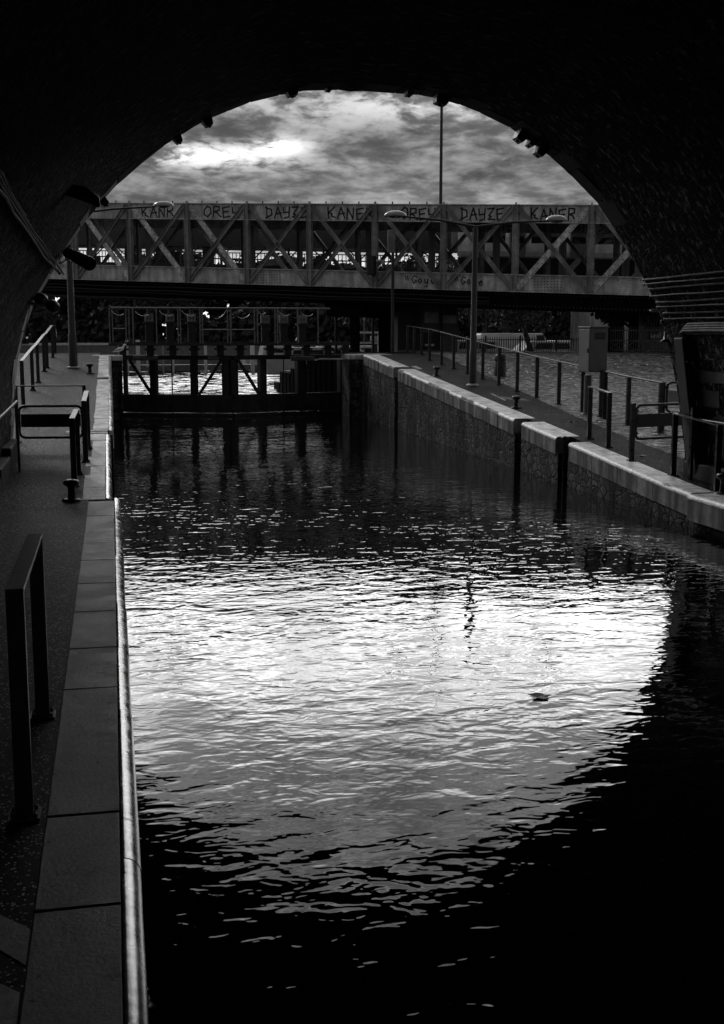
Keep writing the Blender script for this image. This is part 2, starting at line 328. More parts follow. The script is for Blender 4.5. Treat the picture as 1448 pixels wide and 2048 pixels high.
# ------------------------------------------------------------------ builders
class MB:
    def __init__(s): s.v = []; s.f = []; s.m = []; s.s = []
    def add(s, vs, fs, m=0, sm=False):
        o = len(s.v); s.v += [V(q) for q in vs]
        for q in fs: s.f.append([i+o for i in q]); s.m.append(m); s.s.append(sm)
        return s
    def box(s, x0, x1, y0, y1, z0, z1, m=0):
        return s.add([(x0, y0, z0), (x1, y0, z0), (x1, y1, z0), (x0, y1, z0), (x0, y0, z1), (x1, y0, z1), (x1, y1, z1), (x0, y1, z1)],
                     [(0, 3, 2, 1), (4, 5, 6, 7), (0, 1, 5, 4), (1, 2, 6, 5), (2, 3, 7, 6), (3, 0, 4, 7)], m)
    def hexa(s, bot, top, m=0):
        return s.add(list(bot)+list(top), [(0, 3, 2, 1), (4, 5, 6, 7), (0, 1, 5, 4), (1, 2, 6, 5), (2, 3, 7, 6), (3, 0, 4, 7)], m)
    def ob(s, c, ax, ay, az, m=0):      # box by centre and half-axes
        c = V(c); P = [c+ax*i+ay*j+az*k for k in (-1, 1) for i, j in ((-1, -1), (1, -1), (1, 1), (-1, 1))]
        return s.hexa(P[:4], P[4:], m)
    def bar(s, p, q, wd, th, side=None, m=0):
        # rectangular bar p->q; width wd along 'side', thickness th across it
        p = V(p); q = V(q); d = (q-p); L_ = d.length; d.normalize()
        side = V(side) if side is not None else (V((0, 0, 1)) if abs(d.z) < .9 else V((1, 0, 0)))
        side = (side - d*side.dot(d)).normalized(); n = d.cross(side)
        return s.ob((p+q)/2, d*(L_/2), side*(wd/2), n*(th/2), m)
    def tube(s, pts, r, n=8, m=0, caps=True, sm=True):
        pts = [V(p) for p in pts]; rs = r if isinstance(r, (list, tuple)) else [r]*len(pts)
        o = len(s.v); up = None; ref = None
        for i, p in enumerate(pts):
            d = (pts[min(i+1, len(pts)-1)] - pts[max(i-1, 0)]).normalized()
            if ref is None:
                ref = V((0, 0, 1)) if abs(d.z) < .9 else V((1, 0, 0))
            a = (ref - d*ref.dot(d)).normalized(); ref = a; b = d.cross(a)
            for k in range(n):
                t = 2*math.pi*k/n; s.v.append(p + (a*math.cos(t)+b*math.sin(t))*rs[i])
        for i in range(len(pts)-1):
            for k in range(n):
                k2 = (k+1) % n; s.f.append([o+i*n+k, o+i*n+k2, o+(i+1)*n+k2, o+(i+1)*n+k]); s.m.append(m); s.s.append(sm)
        if caps:
            e = o+(len(pts)-1)*n; c = len(s.v); s.v += [s.v[o+k].copy() for k in range(n)]+[s.v[e+k].copy() for k in range(n)]
            s.f.append([c+k for k in range(n)][::-1]); s.m.append(m); s.s.append(False)
            s.f.append([c+n+k for k in range(n)]); s.m.append(m); s.s.append(False)
        return s
    def lathe(s, c, prof, n=16, m=0, axis=None, sm=True):
        # prof: (r, h) pairs up the z axis from c
        c = V(c); return s.tube([c+V((0, 0, h)) for r, h in prof], [max(r, .0005) for r, h in prof], n, m, True, sm)
    def plate(s, pts, nrm, th, m=0):    # polygon extruded by th along nrm
        nrm = V(nrm).normalized()*th; k = len(pts); P = [V(p) for p in pts]
        s.add(P+[p+nrm for p in P], [list(range(k))[::-1], [k+i for i in range(k)]]+[(i, (i+1) % k, k+(i+1) % k, k+i) for i in range(k)], m)
        return s
    def build(s, name, mats, parent=None, loc=None, bevel=0, label=None):
        me = bpy.data.meshes.new(name)
        root = V((0, 0, 0))
        if parent is not None:
            r = parent
            while r.parent: r = r.parent
            root = r.location.copy()
        elif loc is not None: root = V(loc)
        me.from_pydata([tuple(q-root) for q in s.v], [], s.f)
        mats = mats if isinstance(mats, (list, tuple)) else [mats]
        for q in mats: me.materials.append(M[q] if isinstance(q, str) else q)
        me.polygons.foreach_set('material_index', s.m); me.polygons.foreach_set('use_smooth', s.s); me.update()
        o = bpy.data.objects.new(name, me); col.objects.link(o)
        if parent is not None: o.parent = parent
        else: o.location = root
        if bevel:
            bv = o.modifiers.new('bevel', 'BEVEL'); bv.width = bevel; bv.segments = 2; bv.limit_method = 'ANGLE'; bv.angle_limit = R(40)
        if label: o['label'] = label
        return o
def tag(o, label, cat, group=None, kind=None):
    if label: o['label'] = label
    if cat: o['category'] = cat
    if group: o['group'] = group
    if kind: o['kind'] = kind
    return o
def thing(name, loc, label, cat, group=None):
    o = bpy.data.objects.new(name, None); o.empty_display_size = .2; o.location = loc; col.objects.link(o); return tag(o, label, cat, group)
def struct(mb, name, mats):
    o = mb.build(name, mats); o['kind'] = 'structure'; return o
def arcpts(c, r, a0, a1, n, u, v): return [V(c)+V(u)*r*math.cos(a0+(a1-a0)*i/n)+V(v)*r*math.sin(a0+(a1-a0)*i/n) for i in range(n+1)]

# ================================================================== SETTING
WX = 8.38           # canal side of the right lock wall
YS = [-72, -20, -10, -4, 0, 4, 8, 12, 16, 18, 20, 23, 26, 30, 34, 38.6, 40, 42, 45, 50, 54, 58, 60]
mb = MB()
def strip(mb, xs0, xs1, ys, dz=0, m=0):
    for a, b in zip(ys[:-1], ys[1:]):
        A0, B0, A1, B1 = xs0(a), xs1(a), xs0(b), xs1(b)
        mb.add([(A0, a, gz(a)+dz), (B0, a, gz(a)+dz), (B1, b, gz(b)+dz), (A1, b, gz(b)+dz)], [(0, 1, 2, 3)], m)
strip(mb, lambda y: -400, lambda y: -.387, YS); strip(mb, lambda y: WX+.30, lambda y: 400, YS)
# basin beyond y=60 widens; banks left and right, then land to the horizon
for a, b in ((60, 80), (80, 112)):
    mb.add([(-400, a, 1.0), (-18, a, 1.0), (-18, b, 1.0), (-400, b, 1.0)], [(0, 1, 2, 3)])
    mb.add([(22, a, 1.0), (400, a, 1.0), (400, b, 1.0), (22, b, 1.0)], [(0, 1, 2, 3)])
mb.add([(-1500, 112, 1.0), (1500, 112, 1.0), (1500, 1800, 1.0), (-1500, 1800, 1.0)], [(0, 1, 2, 3)])
mb.add([(-1500, -200, .45), (-.4, -200, .45), (-.4, -72, .5), (-1500, -72, .5)], [(0, 1, 2, 3)])
mb.add([(WX+.3, -200, .45), (1500, -200, .45), (1500, -72, .5), (WX+.3, -72, .5)], [(0, 1, 2, 3)])
struct(mb, 'ground', 'asphalt')
mb = MB(); WX0, WX1, WY0, WY1 = -6.0, 14.0, 43.0, 100.0        # wind waves in the open basin are modelled, the sheltered lock is nearly flat
for x0, x1, y0, y1 in ((-60, 60, -200, WY0), (-60, WX0, WY0, WY1), (WX1, 60, WY0, WY1), (-60, 60, WY1, 125)): mb.add([(x0, y0, 0), (x1, y0, 0), (x1, y1, 0), (x0, y1, 0)], [(0, 1, 2, 3)])
struct(mb, 'water', 'water')
def waves():
    nx, ny = 140, 900; vs = []; fs = []
    for j in range(ny+1):
        y = WY0+(WY1-WY0)*j/ny
        for i in range(nx+1):
            x = WX0+(WX1-WX0)*i/nx
            e = max(0, min(1, (x-WX0)/1.0, (WX1-x)/1.0, (y-WY0)/1.0, (WY1-y)/2.0))
            g_ = .7+.5*noise.noise(V((x*.15, y*.09, 7)))
            h = noise.noise(V((x*.55+y*.12, y*1.25, 0)))*.10 + noise.noise(V((x*1.5-y*.3, y*3.1, 3)))*.026
            vs.append((x, y, h*e*g_))
    for j in range(ny):
        o = j*(nx+1)
        for i in range(nx): fs.append((o+i, o+i+1, o+i+nx+2, o+i+nx+1))
    me = bpy.data.meshes.new('basin_water'); me.from_pydata(vs, [], fs); me.materials.append(M['water']); me.polygons.foreach_set('use_smooth', [True]*len(fs)); me.update()
    o = bpy.data.objects.new('basin_water', me); col.objects.link(o); o['kind'] = 'structure'
waves()
mb = MB(); strip(mb, lambda y: WX+1.35+max(0, (y-22)*.075), lambda y: 60, [16.5, 18, 20, 23, 26, 30, 34, 38.6, 40, 42, 45, 50, 54, 58, 60], .004); struct(mb, 'cobbled_road', 'cobble')
# retaining banks of the basin beyond the gate
mb = MB(); mb.box(-18.3, -18, 60, 112, -1, .99); mb.box(-18.3, -.4, 59.6, 60, -1, .99); mb.build('basin_wall', 'rubble', loc=(-18, 60, 0)); tag(bpy.data.objects['basin_wall'], 'low dark wall on the left side of the basin beyond the gate', 'wall')
mb = MB(); mb.box(22, 22.3, 60, 112, -1, .99); mb.box(9.6, 22, 59.6, 60, -1, .99); o = mb.build('basin_wall', 'rubble', loc=(22, 60, 0)); tag(o, 'low dark wall on the right side of the basin beyond the gate', 'wall')
mb = MB(); mb.box(-18.3, 22.3, 112, 112.4, -1, 1.8); mb.box(-18.3, 22.3, 111.9, 112.5, 1.8, 1.95, 1); o = mb.build('basin_wall', ['mid', 'pale'], loc=(2, 112, 0)); tag(o, 'far end wall of the basin running across behind the moored boats', 'wall')

# ------------------------------------------------------------------ lock walls and coping
def wall_run(mb, side, x, y0, y1, m=0, top_off=-.30, thick=.5, z0=-1.5):
    # a stretch of wall whose top follows the ramp, side=+1: canal lies at smaller x
    ys = [y0]+[q for q in YS if y0 < q < y1]+[y1]
    for a, b in zip(ys[:-1], ys[1:]):
        xa, xb = (x, x+thick) if side > 0 else (x-thick, x)
        mb.hexa([(xa, a, z0), (xb, a, z0), (xb, b, z0), (xa, b, z0)], [(xa, a, gz(a)+top_off), (xb, a, gz(a)+top_off), (xb, b, gz(b)+top_off), (xa, b, gz(b)+top_off)], m)
def coping_run(mb, side, x, y0, y1, bl, width, hgt=.30, r=.07, m=0, seed=0):
    # cut blocks with a rounded canal edge, 12 mm joints; side=+1 right bank
    rnd = random.Random(seed); y = y0
    while y < y1-.05:
        e = min(y1, y+bl*rnd.uniform(.85, 1.15))
        if y1-e < bl*.35: e = y1
        a, b = y+.012, e-.012
        sec = []
        jx = rnd.uniform(-.006, .006); jz = rnd.uniform(-.004, .004)
        for k in range(7):
            t = math.pi/2*k/6; sec.append((r-r*math.cos(t)-0.0, -r+r*math.sin(t)))
        sec = [(0, -hgt)]+sec+[(width, 0), (width, -hgt)]
        n = len(sec)
        P = []
        for yy in (a, b):
            for (dx, dz) in sec: P.append((x+side*dx+jx, yy, gz(yy)+dz+jz))
        fs = [(i, i+1, n+i+1, n+i) for i in range(n-1)]+[(n-1, 0, n, 2*n-1)]
        if side < 0: fs = [f[::-1] for f in fs]
        mb.add(P, fs+[list(range(n)), [n+i for i in range(n)][::-1]], m, False)
        # smooth the nose
        y = e
    return mb
# right wall
rw = thing('lock_wall', (WX, 16, 0), 'rubble lock wall with pale coping stones on the right of the canal, cut by dark ladder slots', 'wall')
mb = MB()
slots = [(20.55, 21.05), (23.15, 23.55), (34.0, 34.45)]
edges = [-70, 20.55, 21.05, 23.15, 23.55, 34.0, 34.45, 39.2]
for i in range(0, len(edges)-1, 2):
    wall_run(mb, 1, WX, edges[i], edges[i+1])
for a, b in slots: wall_run(mb, 1, WX+.34, a, b, 0, -.02)
mb.build('wall_face', 'rubble', rw)
cp = MB()
coping_run(cp, 1, WX-.02, 15.75, 20.5, 1.3, .42, .34, .06, seed=3)
coping_run(cp, 1, WX-.10, -4, 15.65, 1.5, .50, .38, .07, seed=4)
coping_run(cp, 1, WX-.02, 21.15, 23.1, 1.9, .5, .34, .06, seed=5)
coping_run(cp, 1, WX-.02, 23.6, 33.95, .95, .5, .34, .06, seed=6)
coping_run(cp, 1, WX-.02, 34.5, 38.9, .75, .5, .34, .06, seed=7)
co = cp.build('coping', 'blockface', rw)
# tops, lightened as if lit from above, follow the blocks, 3 mm proud
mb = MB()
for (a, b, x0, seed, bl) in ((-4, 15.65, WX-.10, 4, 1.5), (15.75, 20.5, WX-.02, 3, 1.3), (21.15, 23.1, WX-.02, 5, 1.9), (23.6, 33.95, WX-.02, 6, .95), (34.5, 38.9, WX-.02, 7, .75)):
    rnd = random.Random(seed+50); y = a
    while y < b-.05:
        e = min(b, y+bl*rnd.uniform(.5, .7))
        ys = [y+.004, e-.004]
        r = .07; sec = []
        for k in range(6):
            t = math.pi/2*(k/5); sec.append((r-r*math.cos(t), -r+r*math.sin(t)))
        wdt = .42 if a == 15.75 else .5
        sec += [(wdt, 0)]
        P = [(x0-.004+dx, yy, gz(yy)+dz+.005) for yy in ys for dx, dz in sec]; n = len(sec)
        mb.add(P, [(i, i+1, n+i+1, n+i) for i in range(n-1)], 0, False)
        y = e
mb.build('coping_top', 'coptop_lit', rw)
mb = MB()        # rungs of the ladder in the slot
for z in [x*.24-.2 for x in range(8)]:
    if z < gz(23.3)-.1: mb.tube([(WX+.10, 23.17, z), (WX+.10, 23.53, z)], .014, 6)
mb.build('ladder_rung', 'iron', rw)
mb = MB()
mb.tube([(WX+.03, 20.8, -.6), (WX+.03, 20.8, gz(20.8)+.04)], .035, 8)
mb.lathe((WX+.03, 20.8, gz(20.8)+.02), [(.07, 0), (.08, .03), (.03, .05), (.0, .06)], 10)
mb.build('mooring_pole', 'iron', rw)
# left wall
lw = thing('lock_wall', (0, 16, 0), 'lock wall on the left with a row of square slabs and a shiny rounded edge', 'wall')
mb = MB(); wall_run(mb, -1, .03, -70, 16.6, 0, -.1); wall_run(mb, -1, -.07, 16.6, 22.6, 0, -.1); wall_run(mb, -1, -.42, 22.6, 22.95, 0, -.05); wall_run(mb, -1, -.03, 22.95, 39.2, 0, -.1)
mb.build('wall_face', 'rubble', lw)
def slabs(mb, x0, x1, ya, yb, bl, seed):
    rnd = random.Random(seed); y = ya
    while y < yb-.05:
        e = min(yb, y+bl*rnd.uniform(.9, 1.12)); a, b = y+.007, e-.007; j = rnd.uniform(-.004, .004); sk = rnd.uniform(-.004, .016)
        mb.hexa([(x0, a+sk, gz(a)-.14), (x1, a, gz(a)-.14), (x1, b, gz(b)-.14), (x0, b+sk, gz(b)-.14)], [(x0, a+sk, gz(a)+j), (x1, a, gz(a)+j), (x1, b, gz(b)+j), (x0, b+sk, gz(b)+j)])
        y = e
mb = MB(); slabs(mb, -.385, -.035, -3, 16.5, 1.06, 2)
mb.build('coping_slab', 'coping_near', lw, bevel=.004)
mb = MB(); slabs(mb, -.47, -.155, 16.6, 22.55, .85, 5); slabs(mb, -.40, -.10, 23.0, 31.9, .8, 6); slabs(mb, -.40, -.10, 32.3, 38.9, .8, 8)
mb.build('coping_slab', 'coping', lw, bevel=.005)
mb = MB()
def nose(mb, x, ya, yb, bl, seed, r=.085):
    rnd = random.Random(seed); y = ya
    while y < yb-.05:
        e = min(yb, y+bl*rnd.uniform(.7, 1.3)); a, b = y+.004, e-.004; sec = [(0, -.12)]+[(r*math.sin(t), -r+r*math.cos(t)) for t in [math.pi/2*k/8 for k in range(9)]]+[(r, -.36), (0, -.36)]
        n = len(sec); jx = rnd.uniform(-.003, .004); ys = [a+(b-a)*i/6 for i in range(7)]
        P = []
        for yy in ys:
            dd = noise.noise(V((x*3, yy*2.3, seed)))*.0012
            P += [(x+dx+jx+(dd if dx > .02 else 0), yy, gz(yy)+dz+dd*.5) for dx, dz in sec]
        for q in range(6): mb.add([], [], 0)
        o = len(mb.v); mb.v += [V(p) for p in P]
        for q in range(6):
            for i in range(n):
                i2 = (i+1) % n; mb.f.append([o+q*n+i, o+(q+1)*n+i, o+(q+1)*n+i2, o+q*n+i2]); mb.m.append(0); mb.s.append(1 <= i <= 9)
        c = len(mb.v); mb.v += [mb.v[o+i].copy() for i in range(n)]+[mb.v[o+6*n+i].copy() for i in range(n)]
        mb.f.append([c+i for i in range(n)]); mb.m.append(0); mb.s.append(False)
        mb.f.append([c+n+i for i in range(n)][::-1]); mb.m.append(0); mb.s.append(False)
        y = e
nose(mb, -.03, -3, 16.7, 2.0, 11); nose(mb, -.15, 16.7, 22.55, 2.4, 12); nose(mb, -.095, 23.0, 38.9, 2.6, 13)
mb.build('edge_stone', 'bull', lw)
mb = MB(); mb.box(-.9, -.12, 22.6, 22.74, gz(22.6)-.03, gz(22.6)+.012); mb.box(-.9, -.12, 22.8, 22.95, gz(22.8)-.03, gz(22.8)+.012); mb.build('drain_cover', 'steel_light', lw)
# pillars at the gate ends
def gate_pier(x0, x1, y0, y1, label):
    t = thing('gate_pier', ((x0+x1)/2, y0, 0), label, 'pier')
    mb = MB(); mb.box(x0, x1, y0, y1, -1.5, 1.98); mb.build('stone_pier', 'rubble', t, bevel=.03)
    mb = MB(); mb.box(x0-.03, x1+.03, y0-.03, y1, 1.985, 2.16); mb.build('cap', 'coping', t, bevel=.02)
gate_pier(-.6, .32, 38.95, 40.3, 'stone pier at the left end of the lock gate, below the gull')
gate_pier(7.95, 9.4, 39.2, 40.6, 'pale stone pier at the right end of the lock gate')
# stepped wall beyond the gate
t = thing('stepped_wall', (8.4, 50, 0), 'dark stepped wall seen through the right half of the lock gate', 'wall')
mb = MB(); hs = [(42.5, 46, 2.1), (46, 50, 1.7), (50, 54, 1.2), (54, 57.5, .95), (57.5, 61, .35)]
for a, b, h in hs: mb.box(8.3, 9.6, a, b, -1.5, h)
mb.build('wall_face', 'near_black', t)
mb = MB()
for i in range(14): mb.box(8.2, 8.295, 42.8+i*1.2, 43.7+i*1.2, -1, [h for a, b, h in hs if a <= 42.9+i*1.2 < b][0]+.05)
mb.build('timber_fender', 'near_black', t)
mb = MB(); mb.box(-.8, -.3, 42.3, 59.6, -1.5, 1.6); o = mb.build('basin_wall', 'rubble', loc=(-.5, 50, 0)); tag(o, 'dark wall behind the left end of the lock gate', 'wall')

# ------------------------------------------------------------------ masonry arch bridge
PROF = [(-1.77, -.2), (-1.77, .78), (-1.70, 1.5), (-1.65, 2.2), (-1.6, 2.44), (-1.46, 2.9), (-1.30, 3.34), (-1.08, 3.72), (-.64, 4.35), (-.35, 4.78), (.04, 5.23), (.65, 5.74), (1.15, 6.09), (1.64, 6.36),
        (2.36, 6.63), (3.0, 6.77), (3.4, 6.81), (4.12, 6.77), (5.17, 6.67), (5.79, 6.47), (6.41, 6.15), (7.02, 5.69), (7.45, 5.3), (7.76, 4.95), (8.2, 4.28), (8.6, 3.56), (8.78, 3.16), (8.98, 2.43), (9.1, 1.8), (9.18, 1.3), (9.23, .9), (9.23, -.2)]
def mouth(x): return 21.2 - (x+1.7)*.330
def fine_profile(step=.16):
    out = []
    for a, b in zip(PROF[:-1], PROF[1:]):
        n = max(1, int(math.hypot(b[0]-a[0], b[1]-a[1])/step))
        out += [(a[0]+(b[0]-a[0])*i/n, a[1]+(b[1]-a[1])*i/n) for i in range(n)]
    return out+[PROF[-1]]
FP = fine_profile()
def pnormal(i):     # inward normal of the vault section
    a = FP[max(i-1, 0)]; b = FP[min(i+1, len(FP)-1)]; d = V((b[0]-a[0], 0, b[1]-a[1])).normalized(); return V((d.z, 0, -d.x))
ab = thing('arch_bridge', (3.5, 10, 0), 'dark masonry bridge whose wide vault frames the view over the canal', 'bridge')
mb = MB(); n = len(FP); YB = -70.0; NY = 120
grid = []
for j in range(NY+1):
    s_ = j/NY; row = []
    for i, (px, pz) in enumerate(FP):
        ym = mouth(px); yy = ym + (YB-ym)*(s_**1.15)
        amp = .022 if j else .030
        d = noise.noise(V((px*2.1, yy*1.3, pz*2.1)))*amp + noise.noise(V((px*7, yy*4, pz*7)))*amp*.6
        row.append(V((px, yy, pz)) + pnormal(i)*d)
    grid.append(row)
o = len(mb.v)
for r_ in grid: mb.v += r_
for j in range(NY):
    for i in range(n-1): mb.f.append([o+j*n+i, o+(j+1)*n+i, o+(j+1)*n+i+1, o+j*n+i+1]); mb.m.append(0); mb.s.append(True)
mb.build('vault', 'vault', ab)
mb = MB(); TOPZ = 9.0        # spandrel faces and deck
def face(mb, yf, flip):
    for a, b in zip(FP[:-1], FP[1:]):
        if abs(b[0]-a[0]) < 1e-4: continue
        q = [(a[0], yf(a[0]), a[1]), (b[0], yf(b[0]), b[1]), (b[0], yf(b[0]), TOPZ), (a[0], yf(a[0]), TOPZ)]
        mb.add(q[::-1] if flip else q, [(0, 1, 2, 3)])
    for x0, x1 in ((-30, -1.77), (9.23, 36)):
        q = [(x0, yf(x0), -1), (x1, yf(x1), -1), (x1, yf(x1), TOPZ), (x0, yf(x0), TOPZ)]; mb.add(q[::-1] if flip else q, [(0, 1, 2, 3)])
face(mb, mouth, True); face(mb, lambda x: YB, False)
mb.add([(-30, YB, TOPZ), (36, YB, TOPZ), (36, mouth(36), TOPZ), (-30, mouth(-30), TOPZ)], [(0, 1, 2, 3)])
mb.build('spandrel', 'spandrel', ab)
mb = MB(); mb.ob((3, mouth(3)-.1, TOPZ+.5), V((33, -33*.33, 0)), V((.06, .18, 0)), V((0, 0, .5))); mb.build('parapet', 'spandrel', ab)
# dressed voussoirs round the mouth, long and short, 25-45 mm proud of the vault
mb = MB(); mbj = MB(); rnd = random.Random(4); i = 3; k = 0
while i < n-2:
    st = rnd.choice((2, 2, 3)); j = min(n-1, i+st); depth = (.6 if k % 2 else .4)*rnd.uniform(.9, 1.1)*(1.5 if FP[i][0] < .3 else 1); pr = rnd.uniform(.003, .009)
    A = [V((FP[q][0], 0, FP[q][1])) + pnormal(q)*(-.02) for q in (i, j)]; B = [V((FP[q][0], 0, FP[q][1])) + pnormal(q)*pr for q in (i, j)]
    A[1] = A[1]+(A[0]-A[1])*.03; B[1] = B[1]+(B[0]-B[1])*.03
    yf = [mouth(A[0].x)+.01, mouth(A[1].x)+.01]
    pts0 = [V((A[0].x, yf[0], A[0].z)), V((A[1].x, yf[1], A[1].z)), V((B[1].x, yf[1], B[1].z)), V((B[0].x, yf[0], B[0].z))]
    pts1 = [p-V((0, depth, 0)) for p in pts0]
    MB().hexa(pts1, pts0).build('voussoir', 'jamb_lit' if A[0].x < -.2 and A[0].z > .9 else ('vault' if A[0].x > 8 else 'quoin'), ab, bevel=.01); i = j; k += 1  # left jamb lightened for grazing light, right jamb darkened as shade
# plinth stones at the pier feet
mb = MB()
for k in range(5): mb.box(-1.80, -1.60, 12+k*1.75, 13.72+k*1.75, .3, gz(13+k*1.75)+.28)
mb.build('plinth', 'quoin', ab, bevel=.03); mb = MB()
for k in range(4): mb.box(9.08, 9.32, 11+k*1.6, 12.57+k*1.6, .3, gz(12+k*1.6)+.25)
mb.build('plinth', 'quoin', ab, bevel=.03)
mb = MB()          # pale dressed blocks and rubble panels on the right pier, beside the opening
rnd = random.Random(9)
for k, z in enumerate((.95, 1.35, 1.72, 2.1, 2.45)):
    wd = .95 if k % 2 else .62; zz = z
    i0 = min(range(n), key=lambda q: abs(FP[q][1]-z)+(100 if FP[q][0] < 5 else 0)); x = FP[i0][0]
    mb.hexa([(x-.012, 16.9-wd, zz), (x+.1, 16.9-wd, zz), (x+.1, 16.9, zz), (x-.012, 16.9, zz)], [(x-.045, 16.9-wd, zz+.36), (x+.07, 16.9-wd, zz+.36), (x+.07, 16.9, zz+.36), (x-.045, 16.9, zz+.36)])
mb.build('quoin', 'quoin_pale', ab, bevel=.012)
def vault_hit(px, py, y0=3.0, off=.0):
    # where the sight line meets the inside of the vault
    r = ray(px, py); y = y0
    def inside(p):
        for a, b in zip(PROF[:-1], PROF[1:]):
            pass
        xs = []
        for a, b in zip(PROF[:-1], PROF[1:]):
            if (a[1]-p.z)*(b[1]-p.z) <= 0 and a[1] != b[1]: xs.append(a[0]+(b[0]-a[0])*(p.z-a[1])/(b[1]-a[1]))
        return len(xs) >= 2 and min(xs)+off < p.x < max(xs)-off
    while y < 22:
        p = CAM + r*(y/r.y)
        if not inside(p): break
        y += .02
    return p
# small dark fixtures hanging from the arch edge
for (px, wpx, hpx, lab) in ((590, 28, 9, 'dark fitting under the arch edge, largest left of its crown'), (653, 16, 4, 'flat dark fitting just right of the arch crown'), (820, 18, 5, 'flat dark fitting left of the tall mast top'), (876, 34, 14, 'wide dark fitting above the tall mast'),
                     (412, 24, 14, 'dark fitting on the arch edge, upper of the two over the bright cloud'), (352, 20, 13, 'dark fitting on the arch edge, lower of the two over the bright cloud'), (208, 20, 13, 'dark fitting low on the left of the arch edge above the truss end'),
                     (1035, 26, 17, 'dark angular fitting on the right of the arch edge, upper of the pair'), (1062, 16, 12, 'small dark fitting between the two angular ones on the right arch edge'), (1089, 24, 17, 'dark angular fitting on the right of the arch edge, lower of the pair')):
    best = None
    for i, (x, z) in enumerate(FP):
        p = V((x, mouth(x), z)); d = p-CAM; sx = 724+FPX*d.dot(RT)/d.dot(FW)
        if z > 3 and (best is None or abs(sx-px) < best[0]): best = (abs(sx-px), i, p)
    i, p = best[1], best[2]; nn = pnormal(i); tn = V((nn.z, 0, -nn.x)); sc = (p-CAM).dot(FW)/FPX
    w2 = wpx*sc/2; h2 = hpx*sc+.02
    mb = MB(); base = [p+tn*w2*a+V((0, b, 0))-nn*.03 for a, b in ((-1, -.35), (1, -.35), (1, .02), (-1, .02))]; top = [p+nn*h2+tn*w2*.62*a+V((0, b, 0)) for a, b in ((-1, -.25), (1, -.25), (1, -.02), (-1, -.02))]
    mb.hexa(base, top); mb.tube([p+nn*(h2+.0)+V((0, -.14, 0)), p+nn*(h2+.025)+V((0, -.14, 0))], [w2*.35, w2*.2], 8)
    o = mb.build('arch_fitting', 'black', loc=p, bevel=.01); tag(o, lab, 'fitting', 'dark fittings along the arch edge')

# conduits along the right side of the vault
def sect_point(z, right=True, off=.03):
    c = [(abs(FP[i][1]-z), i) for i in range(n) if (FP[i][0] > 3.4) == right]; i = min(c)[1]
    a = FP[i]; return V((a[0], 0, z))+pnormal(i)*off
for k, z in enumerate([3.74, 3.66, 3.58, 3.47, 3.37, 3.29, 3.19, 3.10]):
    s_ = sect_point(z, True, .035); ym = mouth(s_.x)-.02-.03*k
    mb = MB(); pts = [V((s_.x+random.uniform(-.008, .008), ym-t*.85, s_.z+random.uniform(-.008, .008))) for t in range(22)]
    mb.tube(pts, .013 if k % 2 else .019, 8); mb.tube([V((s_.x, ym+.0, s_.z)), V((s_.x, ym+.02, s_.z))], .022, 8, 1)
    o = mb.build('conduit', ['cable', 'conduit'], loc=(s_.x, ym, s_.z)); tag(o, 'long dark conduit running along the springing of the vault on the right', 'conduit', 'conduits along the right side of the vault')
# cables bending down the right jamb
ca = thing('cable_bundle', (9.0, 17.3, 1), 'bundle of black cables bending down the right jamb of the arch', 'cables')
for k in range(5):
    xo = 8.80+.0*k; z = 2.86+.035*k; y0 = 17.25-.05*k
    s_ = sect_point(z, True, .05); mb = MB()
    pts = [V((s_.x, y0-6, z)), V((s_.x, y0-3, z-.01)), V((s_.x, y0-1, z+.005)), V((s_.x, y0-.25, z))]+[V((s_.x+.01*q, y0-.25+.2*math.sin(q*R(30)), z-.2+.2*math.cos(q*R(30)))) for q in (1, 2, 3)]
    for zz in (2.3, 1.9, 1.5, .9): q = sect_point(zz, True, .05); pts.append(V((q.x, y0-.04, zz)))
    mb.tube(pts, .026, 8); mb.build('cable', 'cable', ca)
t = thing('cable_tray', (9.0, 16.9, .6), 'thick black trunking up the right jamb of the arch', 'trunking')
mb = MB(); A = sect_point(2.8, True, .09); B = sect_point(1.0, True, .09)
mb.bar((A.x, 17.05, 2.8), (B.x, 17.05, .62), .3, .12, (0, 1, 0)); mb.build('casing', 'black', t, bevel=.02)
for z in (2.4, 1.9, 1.4, 1.0): q = sect_point(z, True, .16); MB().box(q.x-.01, q.x+.05, 16.86, 17.24, z, z+.035).build('clamp', 'rail', t)
# iron bracket with lamp-like rings at the corner of the jamb
t = thing('wall_bracket', (8.75, 17.7, 2.9), 'ornate dark iron bracket at the corner of the right jamb, below the conduits', 'bracket')
c = v_plane(1311, 622, (8.7, 17.9), (9.2, 17.75)); mb = MB(); mb.tube(arcpts(c, .09, 0, math.pi*2, 16, (1, 0, 0), (0, .9, .25)), .012, 6); mb.build('ring', 'conduit', t)
mb = MB(); c2 = v_plane(1327, 641, (8.8, 17.75), (9.2, 17.6)); mb.lathe(c2-V((0, 0, .06)), [(.02, 0), (.05, .02), (.055, .05), (.03, .08), (.02, .2)], 10); c3 = v_plane(1332, 678, (8.8, 17.75), (9.2, 17.6)); mb.lathe(c3-V((0, 0, .05)), [(.09, 0), (.10, .02), (.04, .05), (.03, .3)], 10); mb.build('knob', 'iron', t)
